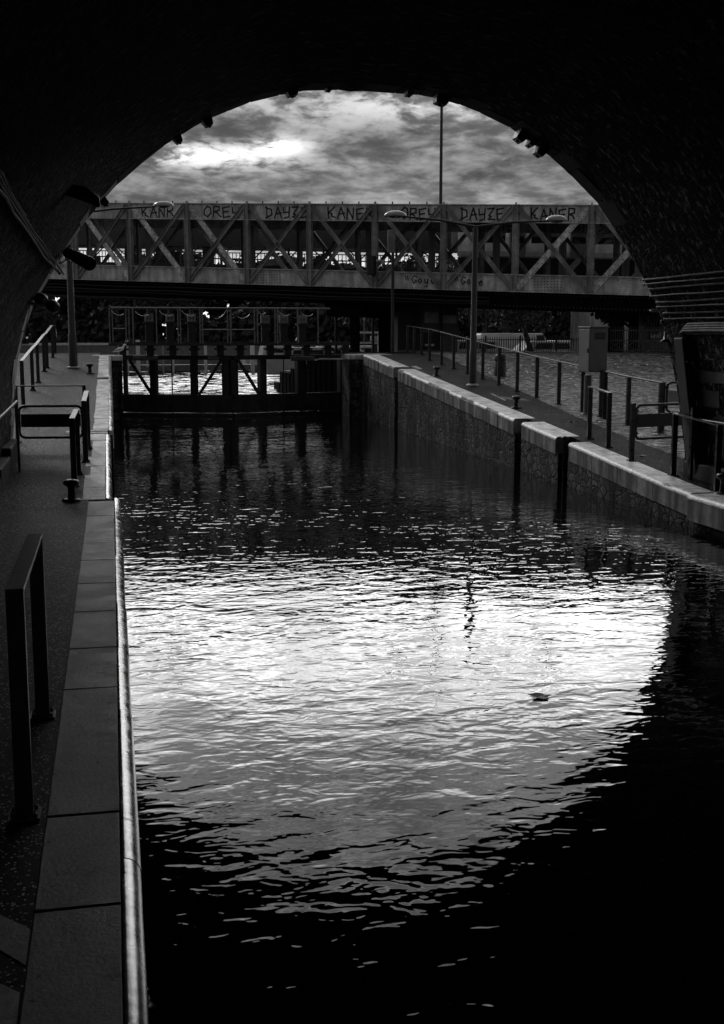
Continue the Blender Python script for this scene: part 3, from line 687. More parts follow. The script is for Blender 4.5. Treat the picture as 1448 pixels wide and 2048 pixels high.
# floodlight, luminaire and cables on the left side of the vault
t = thing('floodlight', at_y(150, 517, 18.6), 'black cylindrical floodlight aimed down from the left side of the arch', 'floodlight')
mb = MB(); a = at_y(134, 505, 18.8); b = at_y(180, 528, 18.0); d = (b-a).normalized()
mb.tube([a, a+d*.05, b-d*.02, b], [.05, .085, .105, .10], 16); mb.build('housing', 'black', t)
mb = MB(); h = vault_hit(118, 520); mb.tube([h, (h+a)/2+V((0, 0, .06)), a+d*.1+V((0, 0, .12))], .014, 6); mb.tube([h+V((0, .1, -.06)), a+V((0, .03, -.1)), a+d*.12-V((0, 0, .12))], .012, 6); mb.build('bracket', 'conduit', t)
t = thing('luminaire', at_y(110, 385, 13), 'long dark street-type luminaire fixed across the left haunch of the vault', 'lamp')
Yl = 15.5
p0 = at_y(30, 352, Yl); p1 = at_y(105, 375, Yl); p2 = at_y(130, 378, Yl); p3 = at_y(165, 386, Yl); p4 = at_y(192, 402, Yl); p5 = at_y(198, 414, Yl)
mb = MB(); mb.tube([p0, p1], [.05, .05], 8); mb.build('arm', 'steel_dark', t)
mb = MB(); mb.tube([p1, p2, p3, p4, p5], [.045, .075, .095, .07, .02], 14); mb.build('head', 'steel_dark', t)
t = thing('cable_bundle', at_y(60, 470, 17), 'sagging bundle of cables crossing the left haunch of the vault', 'cables')
for k in range(4):
    P = []
    for s_ in range(10):
        u = s_/9; px = -15+u*138+k*3-4; py = 352+u*200-k*9*(1-u*.7)+12*math.sin(u*math.pi)*(.5+.2*k) + random.uniform(-5, 5)
        h = vault_hit(px, py, 3.0, .04); P.append(h)
    mb = MB(); mb.tube(P, .011 if k else .018, 6); mb.build('cable', 'cable', t)
for (px, py, lab) in ((80, 598, 'round dark lamp on the left jamb of the arch, upper of the pair'), (103, 612, 'round dark lamp on the left jamb of the arch, lower of the pair')):
    t = thing('jamb_lamp', at_y(px, py, 19.5), lab, 'lamp', 'round lamps on the left jamb')
    c = at_y(px, py, 20.0); mb = MB(); mb.tube([c+V((-.05, .1, 0)), c, c+V((.05, -.08, -.02)), c+V((.08, -.13, -.03))], [.05, .11, .1, .06], 12); mb.build('housing', 'black', t)
    mb = MB(); mb.tube([c+V((.08, -.13, -.03)), c+V((.086, -.14, -.032))], [.05, .045], 12); mb.build('lens', 'glass', t)
    mb = MB(); mb.tube([c+V((-.05, .1, 0)), c+V((-.35, .1, .05))], .02, 6); mb.build('arm', 'iron', t)
# left jamb strips: grazing light painted into the voussoir colour
# ------------------------------------------------------------------ metro truss bridge
BA = V((.9, 54.5, 0)); BB = V((18.3, 42.4, 0)); BD = (BB-BA).normalized(); BN = V((-BD.y, BD.x, 0))    # BN points away from the camera
if BN.y < 0: BN = -BN
def bp(px): p = v_plane(px, 500, BA, BB); return (V((p.x, p.y, 0))-BA).dot(BD)
VX = [262, 382, 506, 632, 762, 897, 1040, 1182]; S = [bp(x) for x in VX]
pan = (S[-1]-S[0])/7; S = [S[0]+i*pan for i in range(7+1)]; S = [S[0]-3*pan, S[0]-2*pan, S[0]-pan]+S+[S[-1]+pan, S[-1]+2*pan]
def ztop(s): return 8.66 - .0455*(s-S[3])+.0
def zbot(s): return 5.22 - .0405*(s-S[3])
def P3(s, z, o=0): q = BA+BD*s+BN*o; return V((q.x, q.y, z))
rb = thing('railway_bridge', (9, 49, 4.5), 'riveted steel lattice railway bridge covered in graffiti, crossing above the lock', 'bridge')
CT, CB = .70, .68
def chord(mb, s0, s1, zf, h, up, off, th, m=0):
    # web plate with flanges; zf gives outer edge, h height, up: +1 grows upward from zf
    a0, a1 = zf(s0), zf(s1)
    lo0, lo1 = (a0-h, a1-h) if up < 0 else (a0, a1)
    hi0, hi1 = (a0, a1) if up < 0 else (a0+h, a1+h)
    mb.hexa([P3(s0, lo0, off), P3(s1, lo1, off), P3(s1, lo1, off+th), P3(s0, lo0, off+th)], [P3(s0, hi0, off), P3(s1, hi1, off), P3(s1, hi1, off+th), P3(s0, hi0, off+th)], m)
    for (z0, z1) in (((lo0, lo1)), ((hi0-.03, hi1-.03))):
        mb.hexa([P3(s0, z0-.012, off-.09), P3(s1, z1-.012, off-.09), P3(s1, z1-.012, off-.002), P3(s0, z0-.012, off-.002)], [P3(s0, z0+.022, off-.09), P3(s1, z1+.022, off-.09), P3(s1, z1+.022, off-.002), P3(s0, z0+.022, off-.002)], m)
def rivet(mb, p, r=.022, m=1):
    n_ = -BN; a = BD; b = V((0, 0, 1)); P = [p+n_*.004]+[]
    ring = [p+(a*math.cos(t)+b*math.sin(t))*r for t in [k*math.pi/3 for k in range(6)]]
    mb.add([p+n_*.018]+ring, [(0, 1+(k+1) % 6, 1+k) for k in range(6)], m)
def truss(off, front):
    pre = ''
    mb = MB(); chord(mb, S[0]-2, S[-1]+3, ztop, CT, -1, off, .05)
    if front:
        s = S[0]
        while s < S[-1]+2:
            rivet(mb, P3(s, ztop(s)-.05, off)); rivet(mb, P3(s, ztop(s)-CT+.06, off)); s += .19
    mb.build('top_chord', ['steel', 'black'], rb)
    mb = MB(); chord(mb, S[0]-2, S[-1]+3, zbot, CB, 1, off, .05)
    if front:
        s = S[0]
        while s < S[-1]+2:
            rivet(mb, P3(s, zbot(s)+.05, off), .018); s += .12
        s = S[0]+.1
        while s < S[-1]+2:
            rivet(mb, P3(s, zbot(s)+CB-.14, off), .024); s += .42
        for c_ in (S[5]-.0+1.2, S[9]+.0+1.5):
            for i in range(9):
                for j in range(5): rivet(mb, P3(c_-.7+i*.13, zbot(c_)+.1+j*.11, off-.008), .024)
            mb.hexa([P3(c_-.75, zbot(c_)+.05, off-.008), P3(c_+.35, zbot(c_+.35)+.05, off-.008), P3(c_+.35, zbot(c_+.35)+.05, off-.001), P3(c_-.75, zbot(c_)+.05, off-.001)],
                    [P3(c_-.75, zbot(c_)+CB-.08, off-.008), P3(c_+.35, zbot(c_+.35)+CB-.08, off-.008), P3(c_+.35, zbot(c_+.35)+CB-.08, off-.001), P3(c_-.75, zbot(c_)+CB-.08, off-.001)])
    mb.build('bottom_chord', ['steel', 'black'], rb)
    for s in S:
        mb = MB(); z0, z1 = zbot(s)-.02, ztop(s)+.0
        for dx in (-.10, .10): mb.bar(P3(s+dx, z0, off-.07), P3(s+dx, z1, off-.07), .14, .012, BN)
        mb.bar(P3(s, z0, off-.045), P3(s, z1, off-.045), .20, .012, BD)
        mb.bar(P3(s-.115, z0, off-.015), P3(s-.115, z1, off-.015), .06, .014, BD); mb.bar(P3(s+.115, z0, off-.015), P3(s+.115, z1, off-.015), .06, .014, BD)
        if front:
            z = z0+.1
            while z < z1: rivet(mb, P3(s-.115, z, off-.022), .016); rivet(mb, P3(s+.115, z, off-.022), .016); z += .16
            mb.bar(P3(s, z1, off-.05), P3(s, z1+.07, off-.05), .06, .06, BD)
        mb.build('truss_post', ['steel_mid', 'black'], rb)
    for k in range(len(S)-1):
        a, b = S[k]+.12, S[k+1]-.12
        zt0, zt1 = ztop(a)-.12, ztop(b)-.12; zb0, zb1 = zbot(a)+.12, zbot(b)+.12
        if k <= 4: down, up_ = 'bright', 'beam'
        elif k <= 8: down, up_ = 'beam', 'beam'
        else: down, up_ = 'beam', 'bright'
        for kind, p, q in ((down, P3(a, zt0), P3(b, zb1)), (up_, P3(a, zb0), P3(b, zt1))):
            mb = MB(); o_ = BN*(off-.02)
            if kind == 'bright':
                mb.bar(p+o_-BN*.012, q+o_-BN*.012, .24, .014, None)
                if front:
                    d = (q-p); L_ = d.length; d.normalize(); sd_ = d.cross(BN)
                    t_ = .2
                    while t_ < L_-.1: rivet(mb, p+d*t_+sd_*.07+o_-BN*.02, .024); rivet(mb, p+d*(t_+.1)-sd_*.07+o_-BN*.02, .024); t_ += .26
                mt = ['steel_light', 'black']
            else:
                d = (q-p).normalized(); sd_ = d.cross(BN)
                mb.bar(p+o_-BN*.03, q+o_-BN*.03, .16, .012, sd_)
                for e in (-.075, .075): mb.bar(p+o_-BN*.075+sd_*e, q+o_-BN*.075+sd_*e, .1, .012, BN)
                mt = ['steel_mid', 'black']
            mb.build('diagonal_brace', mt, rb)
truss(0, True); truss(5.2, False)
mb = MB()       # cross frames, top sheeting, deck and floor beams
chord_s = (S[0]-2, S[-1]+3)
def slab(mb, s0, s1, o0, o1, za, zb, m=0):
    mb.hexa([P3(s0, za(s0), o0), P3(s1, za(s1), o0), P3(s1, za(s1), o1), P3(s0, za(s0), o1)], [P3(s0, zb(s0), o0), P3(s1, zb(s1), o0), P3(s1, zb(s1), o1), P3(s0, zb(s0), o1)], m)
slab(mb, *chord_s, .06, 5.1, lambda s: ztop(s)-.07, lambda s: ztop(s)-.035)
for i, s in enumerate(S):
    mb.hexa([P3(s-.06, ztop(s)-.30, .1), P3(s+.06, ztop(s)-.30, .1), P3(s+.06, ztop(s)-.30, 5.1), P3(s-.06, ztop(s)-.30, 5.1)], [P3(s-.06, ztop(s)-.08, .1), P3(s+.06, ztop(s)-.08, .1), P3(s+.06, ztop(s)-.08, 5.1), P3(s-.06, ztop(s)-.08, 5.1)])
mb.build('top_bracing', 'steel_dark', rb)
mb = MB(); slab(mb, *chord_s, .06, 5.14, lambda s: zbot(s)+.12, lambda s: zbot(s)+.25); mb.build('deck', 'near_black', rb)
mb = MB()
for i in range(len(S)*2+1):
    s = S[0]+i*pan/2
    mb.hexa([P3(s-.08, zbot(s)-.5, .15), P3(s+.08, zbot(s)-.5, .15), P3(s+.08, zbot(s)-.5, 5.1), P3(s-.08, zbot(s)-.5, 5.1)], [P3(s-.08, zbot(s)+.1, .15), P3(s+.08, zbot(s)+.1, .15), P3(s+.08, zbot(s)+.1, 5.1), P3(s-.08, zbot(s)+.1, 6.8)])
mb.build('floor_beam', 'near_black', rb)
mb = MB()
for o_, dz in ((.12, -.62), (2.2, -.5), (3.6, -.5), (5.0, -.62)):
    slab(mb, *chord_s, o_, o_+.12, lambda s: zbot(s)+dz, lambda s: zbot(s)-.02)
    slab(mb, *chord_s, o_-.12, o_+.24, lambda s: zbot(s)+dz-.03, lambda s: zbot(s)+dz-.002)
    s = chord_s[0]
    if o_ < 1:
        while s < chord_s[1]: rivet(mb, P3(s, zbot(s)+dz+.07, o_-.002), .02, 1); rivet(mb, P3(s, zbot(s)-.1, o_-.002), .02, 1); s += .15
mb.build('girder', ['near_black', 'mid'], rb)
mb = MB()       # studs along the top edge
s = S[0]
while s < S[8]: p = P3(s, ztop(s), .02); MB().box(p.x-.025, p.x+.025, p.y-.02, p.y+.02, p.z-.01, p.z+.09).build('stud', 'steel_dark', rb); s += pan/4
mb = MB()
for k, (dz, r) in enumerate(((-.25, .03), (-.42, .045), (-.52, .03), (-.78, .06))):
    pts = [P3(S[0]-1+i*pan/2, zbot(S[0]-1+i*pan/2)+dz+.02*math.sin(i*1.7+k), -.1) for i in range(19 if k < 3 else 10)]
    mb.tube(pts, r, 8)
mb.build('service_pipe', 'cable', rb)
# perforated uprights and panels between the two trusses
for s in (S[2]+.9, S[4]+.7, S[5]+.75, S[6]+.8, S[7]+.85, S[8]+.85, S[9]+.8, S[10]+.5):
    mb = MB(); mb.bar(P3(s, zbot(s)+.3, 4.6), P3(s, ztop(s)-.6, 4.6), .32, .02, BD); mb.build('perforated_panel', 'screen', rb)
s = S[10]+1.5; mb = MB(); mb.hexa([P3(s, zbot(s)+.7, 1.0), P3(s+1.6, zbot(s)+.7, 1.0), P3(s+1.6, zbot(s)+.7, 1.02), P3(s, zbot(s)+.7, 1.02)], [P3(s, ztop(s)-.6, 1.0), P3(s+1.6, ztop(s)-.7, 1.0), P3(s+1.6, ztop(s)-.7, 1.02), P3(s, ztop(s)-.6, 1.02)]); mb.build('perforated_panel', 'screen', rb)
# piers
for (px, o_, w_, zt, lab) in ((672, .6, 1.0, .0, 'pier'), (1228, .3, .62, .0, 'pier')):
    p = v_plane(px, 640, BA, BB); s = (V((p.x, p.y, 0))-BA).dot(BD)
    mb = MB(); z1 = zbot(s)-.62
    if w_ > .9:
        mb.hexa([P3(s-.55, z1-.6, .3), P3(s+.9, z1-.6, .3), P3(s+.9, z1-.6, 6.5), P3(s-.55, z1-.6, 6.5)], [P3(s-.7, z1, .3), P3(s+1.2, z1, .3), P3(s+1.2, z1, 6.5), P3(s-.7, z1, 6.5)])
        mb.hexa([P3(s+.42, 1.5, .5), P3(s+.72, 1.5, .5), P3(s+.72, 1.5, .9), P3(s+.42, 1.5, .9)], [P3(s+.42, z1-.6, .5), P3(s+.72, z1-.6, .5), P3(s+.72, z1-.6, .9), P3(s+.42, z1-.6, .9)])
        mb.hexa([P3(s-.3, 1.5, 5.5), P3(s+.2, 1.5, 5.5), P3(s+.2, 1.5, 5.9), P3(s-.3, 1.5, 5.9)], [P3(s-.3, z1-.6, 5.5), P3(s+.2, z1-.6, 5.5), P3(s+.2, z1-.6, 5.9), P3(s-.3, z1-.6, 5.9)])
    else:
        [MB().hexa([P3(s-.25+e, 1.0, .3+f), P3(s+.25+e, 1.0, .3+f), P3(s+.25+e, 1.0, .8+f), P3(s-.25+e, 1.0, .8+f)], [P3(s-.25+e, z1, .3+f), P3(s+.25+e, z1, .3+f), P3(s+.25+e, z1, .8+f), P3(s-.25+e, z1, .8+f)]).build('pier', 'near_black', rb, bevel=.02) for e, f in ((0, 0), (0, 4.3))]; continue
    mb.build('pier', 'near_black', rb, bevel=.02)
# graffiti drawn as strokes on the plates
GL = {'K': [[(0, 1), (.05, 0)], [(.55, 1), (.06, .5), (.35, .38), (.3, .2), (.6, .05)]], 'A': [[(0, 0), (.3, 1), (.62, 0)], [(.12, .38), (.6, .45)]], 'N': [[(0, 0), (.05, 1), (.5, .05), (.55, 1)]], 'R': [[(0, 0), (.04, 1), (.5, .95), (.5, .6), (.06, .5), (.36, .36), (.5, .08), (.66, .0)]],
      'O': [[(.3, 1), (.05, .7), (0, .25), (.3, 0), (.6, .35), (.55, .85), (.3, 1)]], 'E': [[(.55, 1), (0, .92), (.05, 0), (.6, .08)], [(.03, .5), (.45, .55)]], 'Y': [[(0, 1), (.05, .5), (.5, .55)], [(.55, 1), (.5, .1), (.1, 0)]], 'D': [[(.1, 0), (.08, 1)], [(-.02, .95), (.5, .75), (.55, .25), (0, 0)]],
      'Z': [[(0, .95), (.55, 1), (.1, .35), (.3, .28), (.05, .05), (.62, 0)]], 'G': [[(.6, .8), (.3, .95), (0, .5), (.25, .05), (.6, .3), (.35, .45)]], 'C': [[(.55, .8), (.2, .8), (.05, .3), (.5, .05)]], 'S': [[(.5, .95), (.1, .8), (.5, .4), (.05, .05)]], 'W': [[(0, 1), (.15, 0), (.3, .7), (.45, 0), (.6, 1)]], '"': [[(0, 1), (.08, .5)], [(.25, 1), (.33, .5)]], 'H': [[(0, 0), (.02, 1)], [(.5, 0), (.5, 1)], [(0, .5), (.5, .52)]], 'T': [[(0, 1), (.6, .96)], [(.3, 1), (.28, 0)]],
      'o': [[(.25, .6), (.02, .35), (.2, .05), (.45, .3), (.25, .6)]], 'a': [[(.4, .55), (.05, .45), (.1, .05), (.4, .2), (.42, .6), (.45, 0)]], 'y': [[(0, .6), (.1, .1), (.4, .2), (.42, .6), (.3, -.3), (.05, -.25)]], 'e': [[(.02, .3), (.45, .35), (.3, .6), (.02, .35), (.15, .02), (.5, .1)]], 'I': [[(.1, 0), (.12, 1)]]}
def graffiti(text, px0, px1, off, zf, h, wd, drop):
    a = v_plane(px0, 430, BA, BB); b = v_plane(px1, 430, BA, BB); s0 = (V((a.x, a.y, 0))-BA).dot(BD); s1 = (V((b.x, b.y, 0))-BA).dot(BD); rnd = random.Random(text+str(px0)); mb = MB()
    cw = (s1-s0)/len(text)
    for i, ch in enumerate(text):
        x0 = s0+cw*i; jz = rnd.uniform(-.03, .03)
        for st in GL[ch]:
            pts = [P3(x0+u*cw*1.25, zf(x0)+drop+jz+v*h, off) for u, v in st]
            for p, q in zip(pts[:-1], pts[1:]):
                d = (q-p).normalized()*(wd*.45); mb.bar(p-d, q+d, wd, .004, d.cross(BN))
    mb.build('graffiti', 'graffiti', rb, label='black spray-painted letters on the plate')
for tx, a, b in (('KANR', 284, 352), ('OREY', 408, 484), ('DAYZE', 532, 620), ('KANER', 656, 752), ('OREY', 802, 876), ('DAYZE', 922, 1012), ('KANER', 1062, 1156)):
    graffiti(tx, a, b, -.006, ztop, .44, .06, -.61)
graffiti('"Goyo', 812, 876, -.012, zbot, .34, .042, .2); graffiti('"Gooe', 912, 972, -.012, zbot, .34, .042, .2)
graffiti('SHOTTE', 870, 960, 5.185, ztop, .36, .05, -.6); graffiti('WICSO', 1090, 1180, 5.185, ztop, .36, .05, -.6); graffiti('WEEC', 1010, 1060, 5.185, ztop, .4, .06, -.6)

# train on the track behind the trusses
tr = thing('metro_train', P3(S[9], 5, 8.6), 'pale metro train standing behind the right half of the truss bridge', 'train')
s0, s1 = bp(795)+.5, S[-1]+6; za = lambda s: zbot(s)+.1
def tslab(name, o0, o1, a, b, mt, s0=s0, s1=s1, bevel=0, parent=tr):
    mb = MB(); slab(mb, s0, s1, o0, o1, lambda s: zbot(s)+a, lambda s: zbot(s)+b); return mb.build(name, mt, parent, bevel=bevel)
tslab('track_bed', 5.9, 9.2, .0, .25, 'near_black'); tslab('underframe', 6.5, 8.7, .3, 1.64, 'black'); tslab('body', 6.3, 8.9, 1.65, 3.25, 'train', bevel=.08); tslab('stripe', 6.28, 6.295, 1.72, 1.92, 'pale'); tslab('roof', 6.5, 8.7, 3.255, 3.42, 'mid', bevel=.05)
k = s0+.7
while k < s1-1.5:
    mb = MB(); slab(mb, k, k+1.55, 6.285, 6.298, lambda s: zbot(s)+2.3, lambda s: zbot(s)+2.9); mb.build('window', 'glass', tr)
    mb = MB(); slab(mb, k+1.75, k+2.5, 6.275, 6.298, lambda s: zbot(s)+1.68, lambda s: zbot(s)+3.0); d_ = mb.build('door', 'mid', tr)
    mb = MB(); slab(mb, k+1.82, k+2.43, 6.26, 6.273, lambda s: zbot(s)+2.3, lambda s: zbot(s)+2.88); mb.build('pane', 'glass', d_)
    k += 2.75
# station canopy beyond the left half
ct = thing('station_canopy', P3(S[4], 5, 10), 'dark station platform with a lattice roof seen through the left half of the truss', 'station')
s0, s1 = S[0]-2, bp(790)
mb = MB(); slab(mb, s0, s1, 7.2, 9.6, lambda s: zbot(s)+2.0, lambda s: zbot(s)+3.0); mb.build('roof', 'roof', ct)
mb = MB(); slab(mb, s0, s1, 7.0, 9.6, lambda s: zbot(s)-.1, lambda s: zbot(s)+1.12); mb.build('platform', 'roof', ct)
mb = MB(); rnd = random.Random(3); s = s0
while s < s1:
    p = P3(s, zbot(s), 7.2); mb.bar(P3(s, zbot(s)+.3, 7.3), P3(s, zbot(s)+2.1, 7.3), .09, .09, BD)
    mb.bar(P3(s, zbot(s)+1.45, 7.3), P3(s+.7, zbot(s)+2.05, 7.3), .05, .05, BD); mb.bar(P3(s, zbot(s)+1.5, 7.3), P3(s-.7, zbot(s)+2.05, 7.3), .05, .05, BD); s += 1.9
for z in (1.42, 1.86): mb.bar(P3(s0, zbot(s0)+z, 7.25), P3(s1, zbot(s1)+z, 7.25), .05, .05)
mb.build('column', 'black', ct)
for i in range(34):
    mb = MB(); s = rnd.uniform(s0, s1); z = rnd.uniform(.35, 1.0) if s > S[3] else rnd.uniform(.35, 2.0); w_ = rnd.uniform(.2, .9)
    mb.ob(P3(s, zbot(s)+z*.5+.35, rnd.uniform(7.5, 9.4)), BD*w_*.5, BN*.1, V((0, 0, z*.5)), rnd.choice((0, 0, 0, 1)))
    mb.build('platform_equipment', ['black', 'mid'], ct)
for (px, py, w_, h_) in ((545, 525, .55, .3), (592, 520, .5, .25), (700, 533, .3, .2)):
    p = v_plane(px, py, BA+BN*6.9, BB+BN*6.9)
    mb = MB(); mb.ob(p, BD*w_, BN*.03, V((0, 0, h_/2))); mb.build('sign_panel', 'mid', ct)
fb_ = MB(); s = s0
while s < s1: fb_.bar(P3(s, zbot(s)+.35, 7.05), P3(s, zbot(s)+1.7, 7.05), .035, .02, BD); s += .2
for z in (.5, 1.1, 1.4, 1.7): fb_.bar(P3(s0, zbot(s0)+z, 7.05), P3(s1, zbot(s1)+z, 7.05), .05, .03)
fb_.build('balustrade', 'black', ct)
# signal and camera box on the bridge
t = thing('signal_box', v_plane(745, 530, BA-BN*.3, BB-BN*.3), 'black signal head beside a small white camera on the front of the truss bridge', 'signal')
q = v_plane(743, 531, BA-BN*.3, BB-BN*.3); mb = MB(); mb.ob(q, BD*.16, BN*.12, V((0, 0, .38))); mb.build('signal_head', 'black', t, bevel=.03)
q = v_plane(760, 521, BA-BN*.35, BB-BN*.35); mb = MB(); mb.ob(q, BD*.13, BN*.1, V((0, 0, .035))); mb.ob(q+BD*.1-V((0, 0, .1)), BD*.05, BN*.06, V((0, 0, .06))); mb.build('camera_arm', 'pale', t)

# tall mast behind the bridge
b = at_y(879, 640, 84); b.z = 1.0
t = thing('tall_mast', b, 'very tall thin dark mast rising behind the bridge against the sky', 'mast')
mb = MB(); mb.tube([b, b+V((0, 0, 22))], [.16, .09], 10); mb.build('shaft', 'black', t); mb = MB(); mb.tube([b, b+V((0, 0, .3))], [.3, .25], 10); mb.build('base', 'black', t)

# ------------------------------------------------------------------ lamp posts
def lamp_post(base, top, arms, label, r=.085):
    t = thing('street_lamp', base, label, 'street lamp', 'street lamps along the quays')
    d = (top-base); mb = MB(); mb.tube([base, base+d*.22, base+d*.225, top], [r*1.25, r*1.2, r*1.0, r*.8], 12); mb.build('post', 'lamp_paint', t)
    mb = MB(); mb.lathe(base, [(r*2.0, 0), (r*2.0, .03), (r*1.3, .05)], 12); mb.build('base_plate', 'steel', t)
    for e in arms:
        mb = MB(); mid_ = (top+e)/2; mb.tube([top-V((0, 0, .02)), mid_+(V((0, 0, .03))), e], [.035, .03, .025], 8); mb.build('arm', 'steel_dark', t)
        dr = (e-top); dr.z = 0; dr.normalize(); sd_ = dr.cross(V((0, 0, 1))); c = e+dr*.2
        mb = MB(); rings = []; NR = 6; NS = 16     # dome: half ellipsoid
        for i in range(NR+1):
            a = math.pi/2*i/NR; rr = math.cos(a); zz = math.sin(a)*.155
            rings.append([c+dr*(.30*rr*math.cos(q))+sd_*(.2*rr*math.sin(q))+V((0, 0, zz)) for q in [2*math.pi*k/NS for k in range(NS)]])
        o = len(mb.v)
        for r_ in rings: mb.v += r_
        for i in range(NR):
            for k in range(NS): mb.f.append([o+i*NS+k, o+i*NS+(k+1) % NS, o+(i+1)*NS+(k+1) % NS, o+(i+1)*NS+k]); mb.m.append(0); mb.s.append(True)
        mb.f.append([o+k for k in range(NS)][::-1]); mb.m.append(0); mb.s.append(False)
        h_ = mb.build('lamp_head', 'lamp_top', t)
        mb = MB(); mb.tube([c-V((0, 0, .002)), c-V((0, 0, .03)), c-V((0, 0, .05))], [.19, .15, .05], 16); mb.build('lens', 'glass', h_)
b = ground(945, 771); d_ = (b-CAM).dot(FW); top = at_y(951, 452, b.y); top.x = b.x+.02
lamp_post(b, top, [at_y(806, 433, b.y+.4), at_y(1098, 442, b.y-.2)], 'tall double-armed street lamp standing on the right quay', .085)
b = ground(147, 736); top = at_y(146, 428, b.y); top.x = b.x
lamp_post(b, top, [at_y(313, 413, b.y-.2)], 'single-armed street lamp on the left quay reaching over the canal', .10)
b = at_y(785, 700, 44.0); b.z = 2.13; top = V((b.x, b.y, at_y(785, 480, 44).z))
t = thing('camera_pole', b, 'slim grey pole by the right end of the gate carrying a box and aerial panel', 'pole')
mb = MB(); mb.tube([b, top], [.075, .055], 10); mb.build('post', 'lamp_paint', t); mb = MB(); mb.ob(top+V((-.06, 0, -.05)), V((.14, 0, 0)), V((0, .08, 0)), V((0, 0, .42))); mb.build('aerial_panel', 'mid', t, bevel=.02)

# ------------------------------------------------------------------ lock gate with footbridge
GA = V((.12, 42.1, 0)); GM = V((4.12, 40.75, 0)); GB = V((8.35, 42.1, 0))
lg = thing('lock_gate', (4.1, 41, 0), 'dark steel mitre lock gate closing the canal, openings between its posts', 'lock gate')
def leaf(A, B, posts, diags, rods, plate_px):
    # A: heel post, B: mitre post. positions given by pixel column on that leaf
    d = (B-A).normalized(); nn = V((-d.y, d.x, 0)); 
    if nn.y < 0: nn = -nn
    def s_of(px, py=760): p = v_plane(px, py, A, B); return (V((p.x, p.y, 0))-A).dot(d)
    def Q(s, z, o=0): q = A+d*s+nn*o; return V((q.x, q.y, z))
    L_ = (B-A).length
    def bx_(mb, s0, s1, z0, z1, o0, o1): mb.hexa([Q(s0, z0, o0), Q(s1, z0, o0), Q(s1, z0, o1), Q(s0, z0, o1)], [Q(s0, z1, o0), Q(s1, z1, o0), Q(s1, z1, o1), Q(s0, z1, o1)])
    mb = MB(); bx_(mb, 0, L_-.04, .12, .74, 0, .3); bx_(mb, 0, L_-.04, -1.2, .08, .02, .28)
    mb.build('bottom_beam', 'gate', lg, bevel=.01)
    mb = MB(); bx_(mb, 0, L_-.04, 1.96, 2.12, -.02, .3); mb.build('top_beam', 'gate', lg, bevel=.01)
    for a, b in posts:
        mb = MB(); sa, sb = sorted((s_of(a), s_of(b))); bx_(mb, sa, sb, .742, 1.958, .03, .24)
        if sb-sa > .15:
            bx_(mb, sa-.0, sa+.02, .742, 1.958, -.03, .03); bx_(mb, sb-.02, sb, .742, 1.958, -.03, .03)
            for k in (.35, .55): pass
        bx_(mb, sa-.03, sb+.03, .2, .6, -.03, -.002)
        mb.build('gate_post', 'gate', lg)
    for (a, ya, b, yb) in diags:
        p = v_plane(a, ya, A, B); q = v_plane(b, yb, A, B); p = p+nn*.1; q = q+nn*.1
        p.z = 1.96 if ya < yb else .75; q.z = .75 if ya < yb else 1.96
        mb = MB(); mb.bar(p, q, .10, .08, d.cross(nn)); mb.build('diagonal_brace', 'gate', lg)
    mb = MB()
    for a in rods: s = s_of(a); mb.tube([Q(s, -.2, -.05), Q(s, 2.0, -.05)], .022, 6); bx_(mb, s-.09, s+.09, .45, .62, -.04, -.003)
    mb.build('paddle_rod', 'gate', lg)
    if plate_px:
        s = s_of(plate_px, 712); mb = MB(); bx_(mb, s-.19, s+.19, 1.99, 2.08, -.035, -.023); mb.build('name_plate', 'pale', lg); mb = MB(); bx_(mb, s-.14, s+.14, 2.02, 2.05, -.038, -.0355); mb.build('plate_lettering', 'graffiti', lg)
leaf(GA, GM, [(246, 252), (300, 313), (381, 393), (444, 458)], [(257, 722, 302, 790), (442, 720, 397, 790)], [345], 427)
leaf(GB, GM, [(462, 476), (520, 533), (595, 612), (680, 692)], [(478, 722, 520, 790)], [566], 598)
mb = MB()
for px, py, L_ in ((291, 716, .42), (605, 717, .42)):
    p = at_y(px, py, 40.9); mb.tube([p-V((L_, 0, 0)), p+V((L_, 0, 0))], .085, 12)
mb.build('hydraulic_ram', 'mid', lg)
mb = MB(); p = at_y(638, 718, 40.9); q = at_y(695, 718, 40.2); mb.tube([p, q], .03, 8); mb.build('ram_rod', 'white', lg)
# footbridge over the gate
fb = thing('footbridge', (4, 40.3, 2.6), 'railed steel footbridge running above the lock gate with six machine boxes', 'footbridge')
YF = 40.2
pL, pR = at_y(217, 685, YF), at_y(700, 690, YF)
zd = 2.58
mb = MB(); mb.box(pL.x, pR.x, YF, YF+.09, zd-.12, zd+.0); mb.box(pL.x, pR.x, YF+1.0, YF+1.08, zd-.12, zd); mb.build('edge_beam', 'rail', fb)
mb = MB(); mb.box(pL.x+.01, pR.x-.01, YF+.095, YF+.995, zd-.05, zd-.02)
mb.build('deck', 'steel_dark', fb)
mb = MB()
for px in (300, 345, 388, 540, 575, 612, 655, 245, 440, 480, 690):
    mb = MB(); p = at_y(px, 690, YF+.5); mb.box(p.x-.12, p.x+.12, YF+.35, YF+.7, 2.12, zd-.06)
    mb.box(p.x-.2, p.x+.2, YF+.3, YF+.75, 2.3, 2.36)
    mb.build('deck_support', 'black', fb)
zr = at_y(400, 616, YF).z
for y_ in (YF+.02, YF+1.04):
    mb = MB(); x0 = at_y(220, 616, y_).x; x1 = at_y(660, 616, y_).x; mb.tube([(x0, y_, zr), (x1, y_, zr)], .024, 8); mb.tube([(x0, y_, zr-.55*1), (x0+.001, y_, zr-.55)], .01, 4); mb.build('handrail', 'rail_lit', fb)
